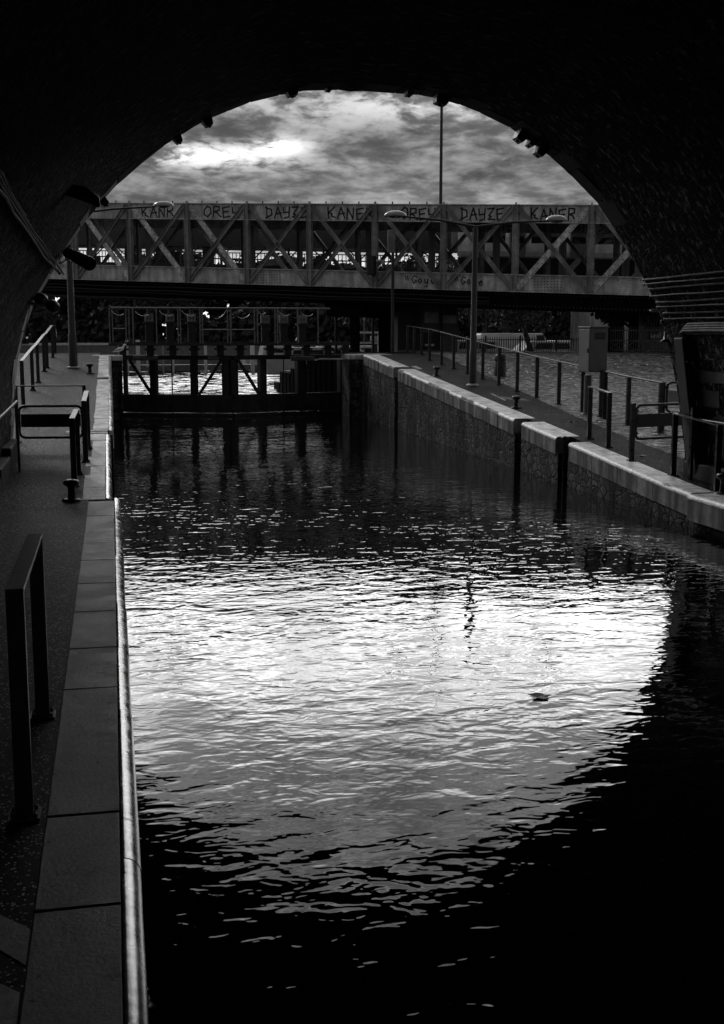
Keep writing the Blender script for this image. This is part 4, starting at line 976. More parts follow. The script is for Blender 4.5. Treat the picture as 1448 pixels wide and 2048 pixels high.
for px in (219, 252, 266, 313, 356, 361, 400, 405, 455, 461, 509, 515, 550, 555, 595, 636):
    x = at_y(px, 650, YF).x; mb = MB(); mb.box(x-.022, x+.022, YF-.02, YF+.0-.002, zd-.05, zr); mb.build('rail_post', 'rail_lit', fb)
for px in (225, 258, 405, 462, 555):
    x = at_y(px, 650, YF+1.04).x; mb = MB(); mb.box(x-.022, x+.022, YF+1.02, YF+1.055, zd, zr); mb.build('rail_post', 'rail_lit', fb)
mb = MB(); x0 = at_y(400, 664, YF+1.04).x; x1 = at_y(510, 664, YF+1.04).x; mb.tube([(x0, YF+1.04, zd+.42), (x1, YF+1.04, zd+.42)], .02, 6); x0 = at_y(226, 662, YF+1.04).x; x1 = at_y(252, 662, YF+1.04).x; mb.tube([(x0, YF+1.04, zd+.45), (x1, YF+1.04, zd+.45)], .02, 6); mb.build('mid_rail', 'rail_lit', fb)
def machine(px, w_, y0, y1, wpy, first):
    x = at_y(px, 640, YF+.5).x; sc = 1/56.0; cy = YF+.5
    z1 = at_y(px, y0, YF+.5).z; z0 = at_y(px, y1, YF+.5).z
    mb = MB(); mb.box(x-w_*sc/2, x+w_*sc/2, cy-.14, cy+.14, z0+.02, z1); k_ = mb.build('machine_box', 'mid', fb, bevel=.012)
    mb = MB(); mb.tube([(x, cy, z1), (x, cy, z1+.22)], [.07, .065], 10); mb.build('motor_cap', 'black', k_)
    mb = MB(); mb.box(x-w_*sc/2-.06, x+w_*sc/2+.06, cy-.2, cy+.2, z0-.04, z0+.018); mb.box(x-.13, x+.13, cy-.12, cy+.12, zd-.02, z0-.042); mb.build('pedestal', 'black', fb)
    mb = MB()
    for e in (-.07, .03): mb.box(x+e, x+e+.035, cy-.146, cy-.1405, z0+.1, z0+.2)
    mb.build('vent', 'black', k_)
for px in (298, 340, 383): machine(px, 16, 628, 645, 0, 0)
for px in (530, 567, 604): machine(px, 17, 631, 648, 0, 0)
for k, (a, b_, c_, d_) in enumerate(((222, 621, 247, 628), (270, 623, 297, 629), (318, 621, 344, 630), (363, 621, 388, 630), (430, 637, 453, 620), (476, 634, 500, 628), (514, 621, 531, 625), (556, 621, 578, 629), (603, 626, 626, 628))):
    p = at_y(a, b_, YF+.02); q = at_y(c_, d_, YF+.02); m_ = (p+q)/2-V((0, 0, .09))
    mb = MB(); mb.tube([p, p*.56+m_*.44-V((0, 0, .03)), m_, q*.56+m_*.44-V((0, 0, .03)), q], .009, 5); mb.build('chain', 'chain', fb)

# ------------------------------------------------------------------ gull on the left pier
g = at_y(240, 697, 39.4); g.z = 2.165
gu = thing('gull', g, 'white gull standing on the left gate pier', 'bird')
mb = MB(); mb.tube([g+V((-.22, 0, .10)), g+V((-.14, 0, .13)), g+V((-.05, 0, .17)), g+V((.03, 0, .19)), g+V((.09, 0, .22)), g+V((.12, 0, .28)), g+V((.135, 0, .32)), g+V((.16, 0, .335)), g+V((.185, 0, .33)), g+V((.20, 0, .325)), g+V((.24, 0, .315))],
        [.008, .03, .062, .066, .05, .032, .034, .036, .026, .010, .003], 12); mb.build('body', 'feather', gu)
for s_ in (-1, 1):
    mb = MB(); mb.tube([g+V((.05, s_*.058, .20)), g+V((-.04, s_*.064, .19)), g+V((-.14, s_*.04, .15)), g+V((-.25, s_*.015, .10))], [.015, .03, .022, .004], 8); mb.build('wing', 'feather_dark', gu)
    mb = MB(); mb.tube([g+V((.0, s_*.025, .14)), g+V((.01, s_*.025, .07)), g+V((.0, s_*.025, .005))], .006, 5); mb.box(g.x-.005, g.x+.045, g.y+s_*.025-.015, g.y+s_*.025+.015, g.z, g.z+.008); mb.build('leg', 'iron', gu)

# ------------------------------------------------------------------ railings
def post_mb(b, h, w_=.06, th=.03, d=(1, 0, 0), top=None):
    mb = MB(); t_ = b+V((0, 0, h)) if top is None else top; mb.bar(b, t_, w_, th, d); return mb
def foot(b, post, m, s=.075):
    mb = MB(); mb.box(b.x-s, b.x+s, b.y-s, b.y+s, b.z-.01, b.z+.012)
    for i in (-1, 1):
        for j in (-1, 1): mb.lathe((b.x+i*s*.7, b.y+j*s*.7, b.z+.01), [(.012, 0), (.012, .02), (.0, .024)], 6)
    mb.build('base_plate', m, post)
def railing(pts, h, label, m='rail', w_=.055, th=.085, rail_w=.08, group=None, name='railing', ext=None):
    t = thing(name, pts[0], label, 'railing', group)
    hs = h if isinstance(h, list) else [h]*len(pts)
    for p, hh in zip(pts, hs):
        d = (pts[-1]-pts[0]); d.z = 0; d.normalize()
        o = post_mb(p, hh-.012, w_, th, d).build('post', m, t, bevel=.003); foot(p, o, m)
    mb = MB(); T = [p+V((0, 0, hh)) for p, hh in zip(pts, hs)]
    d = (T[-1]-T[0]).normalized(); T[0] = T[0]-d*(w_*.5); T[-1] = T[-1]+d*(w_*.5)
    if ext: T = [T[0]+V(ext[0])]+T+[T[-1]+V(ext[1])]
    for a, b in zip(T[:-1], T[1:]):
        side = (b-a).cross(V((0, 0, 1))); mb.bar(a, b, rail_w, .022, side)
    mb.build('handrail', m, t, bevel=.003); return t
RG = 'grey railings on the quays'
base = [(1164, 823), (1117, 809), (1073, 796), (1034, 783), (997.6, 769.7), (965, 758.5), (935, 748), (907, 738), (883, 729), (859, 721)]
pts = [ground(*p) for p in base]
e = ground(815, 706); pts += [pts[-1]+(e-pts[-1])*k/3 for k in (1, 2, 3)]
railing(pts, 1.0, 'long grey railing climbing the right quay behind the double lamp', group=RG)
railing([ground(1319, 866), ground(1255, 850), ground(1201, 834)], 1.0, 'three-post grey railing on the right quay to the right of the cabinet', group=RG)
railing([ground(1209, 838), ground(1206, 832)], 1.0, 'stub of railing with two close posts behind the cabinet', group=RG)
railing([ground(1216, 895), ground(1178, 878)], 1.0, 'short two-post rail with a bright top at the right coping edge by the cabinet', group=RG)
a = ground(1433, 984); b = ground(1346, 951); railing([a, b], 1.0, 'two-post grey railing in the right foreground beside the coping', group=RG)
railing([ground(803, 703), ground(836, 703), ground(871, 703), ground(897, 703), ground(913, 703)], .98, 'far cross railing in front of the kiosk at the top of the right ramp', group=RG)
# left railings
lb = [(47, 814), (66, 781), (77, 765), (89, 743), (95, 736), (106, 715), (111, 707), (116, 699)]
pts = [ground(*p) for p in lb]
railing(pts, 1.0, 'long railing with a bright wavy top climbing the left ramp beside the wall', 'rail', group=RG)
railing([ground(122, 701), ground(150, 701), ground(184, 701)], .98, 'far cross railing at the top of the left ramp behind the lamp post', group=RG)
railing([ground(62, 700), ground(73, 700), ground(90, 700), ground(112, 700)], 1.05, 'pale far railing at the extreme left top of the ramp', group=RG)
a = on_z(50, 1632, .5); b = on_z(86, 1432, .5); railing([a, b], [at_y(35, 1180, a.y).z-.5, at_y(76, 1072, b.y).z-.5], 'large two-post railing in the left foreground beside the coping slabs', 'rail_near', .045, .085, .088, group=RG)
a = ground(172, 924); b = ground(177, 897); railing([a, b], 1.0, 'short railing on the left quay, end of the swing barrier, farther of the two', group=RG)
a = ground(149, 972); b = ground(157, 948); railing([a, b], 1.0, 'short railing on the left quay with a pale top above the near bollard', group=RG)
# swing barriers
def barrier(p0, p1, h, label, z0, m='rail', hinge=None, panelm='black', top_post=1.12):
    # rounded frame in the vertical plane p0-p1, panel across the middle
    t = thing('swing_barrier', p0, label, 'barrier', 'swing barriers on the quays')
    d = (p1-p0); L_ = d.length; d.normalize(); u = V((0, 0, 1)); r = .10
    def Q(a, b): return p0+d*a+u*b
    lo, hi = z0, z0+h
    path = arcpts(Q(r, lo+r), r, -math.pi/2, -math.pi, 5, d, u)+arcpts(Q(r, hi-r), r, math.pi, math.pi/2, 5, d, u)+arcpts(Q(L_-r, hi-r), r, math.pi/2, 0, 5, d, u)+arcpts(Q(L_-r, lo+r), r, 0, -math.pi/2, 5, d, u)
    path.append(path[0]+d*.02)
    mb = MB(); mb.tube(path, .024, 8); mb.build('frame', m, t)
    nn = d.cross(u); mb = MB(); mz = lo+h*.54; mb.ob(Q(L_/2, mz), d*(L_/2-.03), nn*.012, u*(.115)); mb.build('panel', panelm, t, bevel=.004)
    o = post_mb(Q(-.07, 0), top_post, .08, .06, d).build('post', m, t, bevel=.004); foot(Q(-.07, 0), o, m)
    mb = MB()
    for zz in (lo+.1, hi-.1): mb.bar(Q(-.05, zz), Q(.03, zz), .05, .05)
    mb.build('hinge', m, t)
    return t
a = ground(1269, 922); b = ground(1383, 912); b.z = a.z
barrier(a, b, .58, 'swing barrier with a dark panel across the right quay beside the pier', .38, top_post=1.0)
a = ground(1331, 862); b = ground(1395, 868); b.z = a.z
barrier(a, b, .6, 'swing barrier behind the right pier, mostly hidden, with a pale panel', .38, panelm='pale', top_post=.98)
b = ground(41, 897); a = ground(167, 897); b.z = a.z
barrier(a, b, .55, 'swing barrier with a dark panel across the left quay', .20, top_post=.9)
b = ground(36, 884); a = ground(172, 884); b.z = a.z; railing([a, b], 1.02, 'dark cross rail spanning the left quay just behind the swing barrier', 'black', group=RG)
# wall handrails
t = thing('wall_handrail', V((-1.5, 18.5, .9)), 'tubular handrail fixed to the left wall at the frame edge', 'handrail')
mb = MB(); p = at_y(33, 803, 18.9); q = p+V((0, -9, -.16)); mb.tube([p, p+(q-p)*.5, q], .024, 8); mb.build('rail', 'rail_lit', t)
mb = MB(); mb.bar(V((p.x, p.y, gz(p.y))), p, .06, .035, (0, 1, 0)); mb.build('post', 'rail', t)
t = thing('wall_handrail', V((9.0, 15, 1.0)), 'tubular handrail along the foot of the right pier', 'handrail')
mb = MB(); mb.tube([(8.98, 16.8, 1.52), (8.98, 13, 1.50), (8.98, 9, 1.5)], .024, 8); mb.build('rail', 'rail', t)
mb = MB(); mb.tube([(8.98, 16.3, 1.5), (9.12, 16.3, 1.44)], .015, 6); mb.tube([(8.98, 14.3, 1.5), (9.12, 14.3, 1.44)], .015, 6); mb.build('bracket', 'rail', t)
mb = MB(); mb.bar((8.95, 16.85, .55), (8.95, 16.85, 1.7), .07, .05, (0, 1, 0)); mb.build('post', 'rail', t)

# ------------------------------------------------------------------ bollards
def bollard(b, h, label):
    t = thing('bollard', b, label, 'bollard', 'cast iron mooring bollards'); k = h/.30
    mb = MB(); mb.lathe(b, [(.07*k, .0), (.068*k, .02*k), (.055*k, .06*k), (.05*k, .17*k), (.06*k, .20*k), (.105*k, .225*k), (.115*k, .255*k), (.10*k, .285*k), (.05*k, .30*k), (0, .302*k)], 20); mb.build('head', 'iron', t)
    mb = MB(); mb.lathe(b, [(.14*k, 0), (.14*k, .018), (.09*k, .03)], 16)
    for a in range(6): mb.lathe(b+V((.115*k*math.cos(a), .115*k*math.sin(a), .018)), [(.014, 0), (.014, .012), (0, .016)], 6)
    mb.build('base_plate', 'iron', t)
b = ground(144, 1001); bollard(b, .30, 'black mooring bollard on the left quay under the short railing')
bollard(ground(180, 747), .28, 'mooring bollard on the left ramp by the pale coping, farther up')
bollard(ground(873, 752), .27, 'mooring bollard high on the right ramp below the long railing')
bollard(ground(1032, 816), .28, 'mooring bollard on the right quay by the coping, nearer of the two on the ramp')
b = ground(728, 704); bollard(V((b.x, b.y, 2.16)), .27, 'small mooring bollard at the far top corner of the right quay')
b = V((8.75, 15.4, .5)); b = on_z(1447, 988, .5); bollard(b, .32, 'mooring bollard cut by the right edge of the picture')
# dark waste-bin-like stump on the cobbles
b = ground(1000, 752); t = thing('stone_stump', b, 'dark round-topped stump with a groove standing on the cobbles behind the railing', 'stump')
mb = MB(); mb.lathe(b, [(.17, 0), (.165, .38), (.15, .40), (.15, .43), (.16, .45), (.155, .57), (.12, .62), (0, .64)], 18); mb.build('body', 'black', t)

# ------------------------------------------------------------------ control cabinet
b = ground(1174, 829); t = thing('control_cabinet', b, 'grey metal control cabinet on a single post on the right quay', 'cabinet')
mb = MB(); mb.tube([b, b+V((0, 0, .86))], .085, 14); mb.build('post', 'cabinet', t)
mb = MB(); mb.lathe(b, [(.14, 0), (.14, .02), (.1, .03)], 14); mb.build('base_plate', 'cabinet', t)
fx = at_y(1179, 745, b.y-.32); z0 = fx.z; z1 = z0+.96; x0 = fx.x; y0 = fx.y
mb = MB(); mb.box(x0, x0+.40, y0, y0+.62, z0, z1); bd_ = mb.build('housing', 'cabinet', t, bevel=.008)
mb = MB(); mb.box(x0-.03, x0+.43, y0-.03, y0+.65, z1+.002, z1+.03); mb.build('lid', 'cabinet', t, bevel=.005)
mb = MB(); mb.box(x0-.018, x0-.002, y0+.02, y0+.60, z0+.02, z1-.03); dr = mb.build('door', 'cabinet', t, bevel=.006)
mb = MB(); mb.box(x0-.04, x0-.019, y0+.05, y0+.085, z0+.42, z0+.52); mb.build('handle', 'black', dr)
mb = MB()
for i in range(2):
    for k in range(5): mb.box(x0+.1+i*.0, x0+.34, y0-.006, y0-.002, z1-.12-k*.03, z1-.107-k*.03)
mb.build('vent', 'black', bd_)

# ------------------------------------------------------------------ fences on the right
def picket_fence(A, B, h, step, label, za, zb, bar=.022, cross=False, name='iron_fence'):
    t = thing(name, A, label, 'fence'); d = (B-A); d.z = 0; L_ = d.length; d.normalize()
    mb = MB(); k = 0.0
    while k < L_:
        p = A+d*k; mb.bar(V((p.x, p.y, za)), V((p.x, p.y, za+h)), bar, bar, d); mb.tube([V((p.x, p.y, za+h)), V((p.x, p.y, za+h+.07))], [bar*.7, .002], 4); k += step
    mb.build('picket', 'black', t)
    mb = MB()
    for z in (za+.12, za+h-.1) + ((za+h*.5,) if cross else ()): mb.bar(V((A.x, A.y, z)), V((B.x, B.y, z)), .04, .03)
    if cross:
        k = 0.0
        while k < L_-.9: p = A+d*k; q = A+d*(k+.9); mb.bar(V((p.x, p.y, za+.12)), V((q.x, q.y, za+h*.5)), .025, .02); mb.bar(V((p.x, p.y, za+h*.5)), V((q.x, q.y, za+.12)), .025, .02); k += .9
    mb.build('rail', 'black', t)
    k = 0.0
    while k < L_:
        p = A+d*k; mb = MB(); mb.bar(V((p.x, p.y, za-.1)), V((p.x, p.y, za+h+.05)), .08, .08, d); mb.lathe(V((p.x, p.y, za+h+.05)), [(.04, 0), (.05, .03), (.03, .07), (0, .09)], 8); mb.build('fence_post', 'black', t); k += 2.1
A = at_y(905, 705, 60); B = at_y(1160, 705, 54); picket_fence(V((A.x, A.y, 1.0)), V((B.x, B.y, 1.0)), 1.62, .14, 'black picket fence in front of the parked white vehicles', 1.04, 1.04, .03)
A = at_y(1216, 710, 42.5); B = at_y(1400, 716, 37); A.z = B.z = 2.1; picket_fence(A, B, .95, .15, 'black fence with crossed panels at the right behind the cobbles', 2.13, 2.13, .022, True)
A = at_y(1278, 710, 44.5); B = at_y(1352, 716, 42.5); A.z = B.z = 2.1; picket_fence(A, B, 1.9, .16, 'tall black railings in front of the pale wall at the right', 2.12, 2.12, .026)
# kerb of the far pavement
mb = MB(); A = at_y(1130, 708, 43.8); B = at_y(1440, 716, 35); d = (B-A).normalized(); z_ = 2.15
mb.bar(V((A.x, A.y, 2.12)), V((B.x, B.y, gz(35)+.08)), .28, .14, (1, .3, 0)); o = mb.build('kerb', 'coping', loc=A); o['kind'] = 'structure'

# ------------------------------------------------------------------ kiosk under the bridge
p = at_y(795, 700, 50); q = at_y(915, 700, 50); t = thing('kiosk', ((p.x+q.x)/2, 50.5, 1.9), 'grey panelled lock-keeper hut under the bridge behind the far railing', 'hut')
mb = MB(); mb.box(p.x, q.x, 50, 50.9, 1.0, 4.1); mb.build('wall', 'mid', t)
def kp(name, a, y0, b, y1, m, pr, par=t):
    A = at_y(a, y0, 50-pr); B = at_y(b, y1, 50-pr); mb = MB(); mb.box(A.x, B.x, 50-pr-.02, 50-pr, B.z, A.z); return mb.build(name, m, par)
kp('door', 796, 606, 832, 700, 'steel_dark', .01); kp('door', 890, 604, 912, 629, 'steel_dark', .01); s_ = kp('sign_board', 849, 624, 877, 646, 'steel', .04)
c = at_y(870, 639, 49.9); mb = MB(); mb.tube(arcpts(c, .045, 0, math.pi*2, 10, (1, 0, 0), (0, 0, 1)), .014, 5); mb.build('emblem', 'white', s_)
kp('sign_board', 886, 631, 913, 647, 'steel', .06); kp('window', 846, 665, 880, 700, 'black', .01); kp('pillar', 833, 604, 842, 700, 'black', .1); kp('pipe', 881, 604, 884, 700, 'black', .1)
kp('step', 850, 688, 868, 692, 'white', .3)

# ------------------------------------------------------------------ buildings far right
t = thing('building', (28, 54, 1.6), 'pale rendered building behind the tall railings at the far right', 'building')
mb = MB(); mb.box(23.6, 32, 50, 58, .9, 8); mb.build('wall', 'wallpale', t)
for k in range(4): mb = MB(); mb.box(24.2+k*1.4, 24.8+k*1.4, 49.93, 49.998, 2.6, 4.2); f_ = mb.build('window', 'mid', t); mb = MB(); mb.box(24.26+k*1.4, 24.74+k*1.4, 49.90, 49.925, 2.68, 4.12); mb.build('pane', 'glass', f_)
mb = MB(); mb.box(23.4, 32.2, 49.8, 58.2, 8.01, 8.3); mb.build('roof', 'roof', t)

# ------------------------------------------------------------------ vehicles behind the fence
def car(c, L_, h, label, m='white', van=False, rot=0.0):
    t = thing('parked_car' if not van else 'parked_van', c, label, 'van' if van else 'car', 'vehicles parked behind the fence')
    def T(x, y, z): return V((c.x+x*math.cos(rot)-y*math.sin(rot), c.y+x*math.sin(rot)+y*math.cos(rot), c.z+z))
    l = L_/2
    side = [(-l, .35), (-l, .8), (-l*.86, .95), (-l*.62, h), (l*.5, h), (l*.78, .98), (l*.98, .85), (l, .35)] if not van else [(-l, .35), (-l, h*.95), (-l*.96, h), (l*.55, h), (l*.78, 1.05), (l, .9), (l, .35)]
    mb = MB(); k = len(side); P = [T(x, -.85, z) for x, z in side]+[T(x, .85, z) for x, z in side]
    mb.add(P, [list(range(k)), [k+i for i in range(k)][::-1]]+[(i, k+i, k+(i+1) % k, (i+1) % k) for i in range(k)]); mb.build('body', m, t, bevel=.06)
    for a, b_ in (((-.55, -.05), (.0, .45)) if not van else ((.42, .62),)):
        mb = MB(); P = [T(l*a, -.862, 1.0), T(l*b_, -.862, 1.0), T(l*b_*.93, -.862, h-.12), T(l*a*.93, -.862, h-.12)]; mb.plate(P, T(0, 1, 0)-T(0, 0, 0), .01); mb.build('window', 'glass', t)
    for x in (-.62, .62):
        for y in (-.86, .7):
            mb = MB(); mb.tube([T(l*x, y, .32), T(l*x, y+.16, .32)], .32, 16); w_ = mb.build('wheel', 'rubber', t); mb = MB(); mb.tube([T(l*x, y-.005, .32), T(l*x, y-.02, .32)], .18, 10); mb.build('rim', 'mid', w_)
    for y in (-.65, .65): mb = MB(); mb.ob(T(l+.0, y, .7), V((.02, 0, 0)), V((0, .12, 0)), V((0, 0, .06))); mb.build('headlight', 'chrome', t)
for px, L_, h, Y, lab, van in ((948, 4.6, 1.5, 66, 'white car behind the picket fence, leftmost, beside the hut', False), (1030, 5.2, 1.9, 68, 'white van behind the picket fence, in the middle', True), (1096, 4.4, 1.45, 64, 'white car behind the picket fence under the leaning tree', False), (1140, 4.3, 1.45, 70, 'white car behind the picket fence, partly hidden by the cabinet', False)):
    p = at_y(px, 700, Y); p.z = 1.0; car(p, L_, h, lab, 'white', van, R(4))
mb = MB(); p = at_y(920, 700, 74); q = at_y(1330, 700, 66); mb.bar(V((p.x, p.y, 1.5)), V((q.x, q.y, 1.5)), .9, .25, (0, 0, 1)); o = mb.build('low_wall', 'white', loc=(p.x, p.y, 1.0)); tag(o, 'long low white wall behind the parked vehicles', 'wall')

# ------------------------------------------------------------------ boats and pontoon in the basin
def boat(c, L_, label, cab=True, rot=0.0, mast=0.0):
    t = thing('moored_boat', c, label, 'boat', 'boats moored in the basin')
    def T(x, y, z): return V((c.x+x*math.cos(rot)-y*math.sin(rot), c.y+x*math.sin(rot)+y*math.cos(rot), z))
    n_ = 12; mb = MB(); top = []; bot = []
    for i in range(n_+1):
        u = i/n_; x = -L_/2+u*L_; w_ = L_*.15*(1-max(0, (u-.55)/.45)**2.2)+.01
        top.append((x, w_, 1.0+.25*u)); bot.append((x*.96, w_*.75, -.1))
    P = []
    for (x, w_, z), (xb, wb, zb) in zip(top, bot): P += [T(x, -w_, z), T(x, w_, z), T(xb, -wb, zb), T(xb, wb, zb)]
    F_ = []
    for i in range(n_): a = i*4; b_ = a+4; F_ += [(a, a+2, b_+2, b_), (a+1, b_+1, b_+3, a+3), (a, b_, b_+1, a+1)]
    F_ += [(0, 1, 3, 2)]; mb.add(P, F_, 0, False); mb.build('hull', 'white', t)
    if cab:
        mb = MB(); mb.hexa([T(-L_*.3, -L_*.09, 1.05), T(L_*.15, -L_*.08, 1.1), T(L_*.15, L_*.08, 1.1), T(-L_*.3, L_*.09, 1.05)], [T(-L_*.28, -L_*.075, 1.85), T(L_*.05, -L_*.065, 1.85), T(L_*.05, L_*.065, 1.85), T(-L_*.28, L_*.075, 1.85)]); k_ = mb.build('cabin', 'pale', t, bevel=.04)
        mb = MB(); P = [T(-L_*.26, -L_*.0895, 1.3), T(L_*.08, -L_*.0815, 1.3), T(L_*.05, -L_*.076, 1.65), T(-L_*.25, -L_*.085, 1.65)]; mb.plate(P, T(0, -1, 0)-T(0, 0, 0), .012); mb.build('window', 'glass', k_)
    if mast: mb = MB(); mb.tube([T(0, 0, 1.2), T(0, 0, 1.2+mast)], [.05, .03], 6); mb.build('mast', 'pale', t)
for px, Y, L_, lab, r_ in ((575, 98, 8, 'white cabin boat behind the right gate leaf', .15), (640, 88, 9, 'white cabin boat nearest the stepped wall', .1), (700, 96, 10, 'long white boat right of the gate under the bridge', 0), (760, 100, 12, 'long pale barge moored at the right side of the basin', .05)):
    p = at_y(px, 720, Y); p.z = 0; boat(p, L_, lab, True, r_, 2.2 if px in (495,) else 0)
pt = thing('pontoon', (-8, 88, 0), 'floating pontoon with pale edge and posts at the left of the basin', 'pontoon')
mb = MB(); p = at_y(60, 690, 90); q = at_y(620, 690, 90); mb.box(p.x, q.x, 89, 90.4, .1, .55); mb.build('deck', 'mid', pt)
mb = MB(); mb.box(p.x, at_y(250, 685, 89).x, 88.9, 88.98, 2.05, 2.2); mb.build('edge_rail', 'white', pt)
for px, w_ in ((254, .22), (276, .3), (326, .1), (345, .22), (411, .2), (505, .3), (545, .12)):
    x = at_y(px, 700, 88.8).x; mb = MB(); z1 = at_y(px, 680 if px < 320 else 684, 88.8).z; mb.box(x-w_/2, x+w_/2, 88.7, 88.7+w_, -.2, z1); mb.build('mooring_post', 'white' if w_ > .15 else 'pale', pt)
mb = MB(); x0, x1 = at_y(236, 687, 88.6).x, at_y(295, 687, 88.6).x; mb.box(x0, x1, 88.5, 88.6, 2.0, 2.13); mb.box(x1-.1, x1, 88.5, 88.6, .4, 2.0); mb.box(x0, x0+.08, 88.5, 88.6, .4, 2.0); mb.build('gangway_rail', 'white', pt)
# far quay with boats at right, under the bridge
for (px0, px1, py0, py1, Y, m_, lab) in ((706, 770, 663, 667, 75, 'white', 'thin white rail running across the far quay right of the bridge column'), (742, 800, 672, 682, 80, 'pale', 'pale low wall of the far quay right of the bridge column'), (700, 768, 684, 688, 66, 'white', 'white rail low on the far quay just left of the camera pole')):
    A = at_y(px0, py0, Y); B = at_y(px1, py1, Y); mb = MB(); mb.box(A.x, B.x, Y, Y+.3, B.z, A.z)
    k = A.x+.1
    while k < B.x: mb.box(k, k+.08, Y+.05, Y+.2, .8, B.z); k += 1.6
    o = mb.build('quay_rail', m_, loc=(A.x, Y, B.z)); tag(o, lab, 'rail')
A = at_y(672, 632, 60); B = at_y(746, 625, 60); t = thing('lifting_beam', A, 'pale inclined beam seen under the bridge right of the gate', 'beam'); mb = MB(); mb.bar(A, B, .09, .09); mb.build('beam', 'white', t); mb = MB(); mb.bar(V((A.x, A.y, 0)), A, .12, .12, (1, 0, 0)); mb.bar(V((B.x, B.y, 0)), B, .12, .12, (1, 0, 0)); mb.build('column', 'black', t)
A = at_y(729, 637, 61); mb = MB(); mb.box(A.x-.07, A.x+.07, 61, 61.04, A.z-.09, A.z+.07); mb.box(A.x-.02, A.x+.02, 61.05, 61.08, 0, A.z); o = mb.build('notice_board', 'pale', loc=A); tag(o, 'small square white notice under the bridge', 'sign')
# dark box and wall at upper left of the ramp
b = ground(75, 699); t = thing('junction_box', b, 'black box with a pale lid beside the left railing at the top of the ramp', 'box'); mb = MB(); mb.box(b.x-.16, b.x+.16, b.y, b.y+.3, b.z-.05, b.z+.55); mb.build('body', 'black', t); mb = MB(); mb.box(b.x-.18, b.x+.18, b.y-.02, b.y+.32, b.z+.552, b.z+.6); mb.build('lid', 'white', t)

# ------------------------------------------------------------------ road paint, hatch, leaves
def gquad(name, px, m, dz, lab=None, cat=None, kind='structure'):
    P = [ground(*p) for p in px]; mb = MB(); mb.add([p+V((0, 0, dz)) for p in P], [tuple(range(len(P)))][0:1]); nrm = (P[1]-P[0]).cross(P[2]-P[1])
    if nrm.z < 0: mb.f[-1] = mb.f[-1][::-1]
    o = mb.build(name, m); o['kind'] = kind
    if lab: o['label'] = lab
for (A_, B_, C_, D_) in (((-60, 1800), (64, 1858), (52, 1930), (-60, 1864)), ((-60, 1940), (40, 1985), (30, 2080), (-60, 2040))):
    P = [on_z(*q, .504) for q in (A_, B_, C_, D_)]; P = [V((min(p.x, -.389), p.y, p.z)) for p in P]; mb = MB(); mb.add([P[3], P[2], P[1], P[0]], [(0, 1, 2, 3)]); o = mb.build('pavement_marking', 'paintline'); o['kind'] = 'structure'
gquad('hatch_cover', [(985, 792), (1050, 798), (1060, 802), (1020, 800)], 'steel_dark', .006)
gquad('pavement_marking', [(981, 788), (984, 787), (1012, 800), (1010, 802)], 'paintline', .005)
gquad('pavement_marking', [(822, 733), (832, 732), (845, 738), (838, 739)], 'paintline', .005)
lr = random.Random(2)
def leaf_obj(c, s, lab, wet=False):
    mb = MB(); P = [V((0, 0, .004))]; k = 12
    for i in range(k): a = 2*math.pi*i/k; r_ = s*(.55+.45*abs(math.cos(2.5*a)))*lr.uniform(.85, 1.1); P.append(V((math.cos(a)*r_, math.sin(a)*r_*.8, lr.uniform(.004, .02))))
    mb.add([c+p for p in P], [(0, 1+i, 1+(i+1) % k) for i in range(k)]); o = mb.build('fallen_leaf', 'leaf' if not wet else 'black', loc=c); tag(o, lab, 'leaf', 'fallen leaves'); return o
for px, py, s, lab in ((1285, 912, .09, 'pale fallen leaf on the asphalt behind the near right railing post'), (1143, 845, .07, 'pale fallen leaf on the right quay in front of the cabinet'), (1256, 879, .05, 'small dark fallen leaf by the right swing barrier'), (1100, 822, .05, 'small pale leaf in front of the long right railing'), (900, 752, .04, 'tiny pale leaf right of the upper bollard')):
    leaf_obj(ground(px, py), s, lab)
c = on_z(1080, 1394, .004); leaf_obj(c, .10, 'dark clump of leaves floating on the bright water', True)

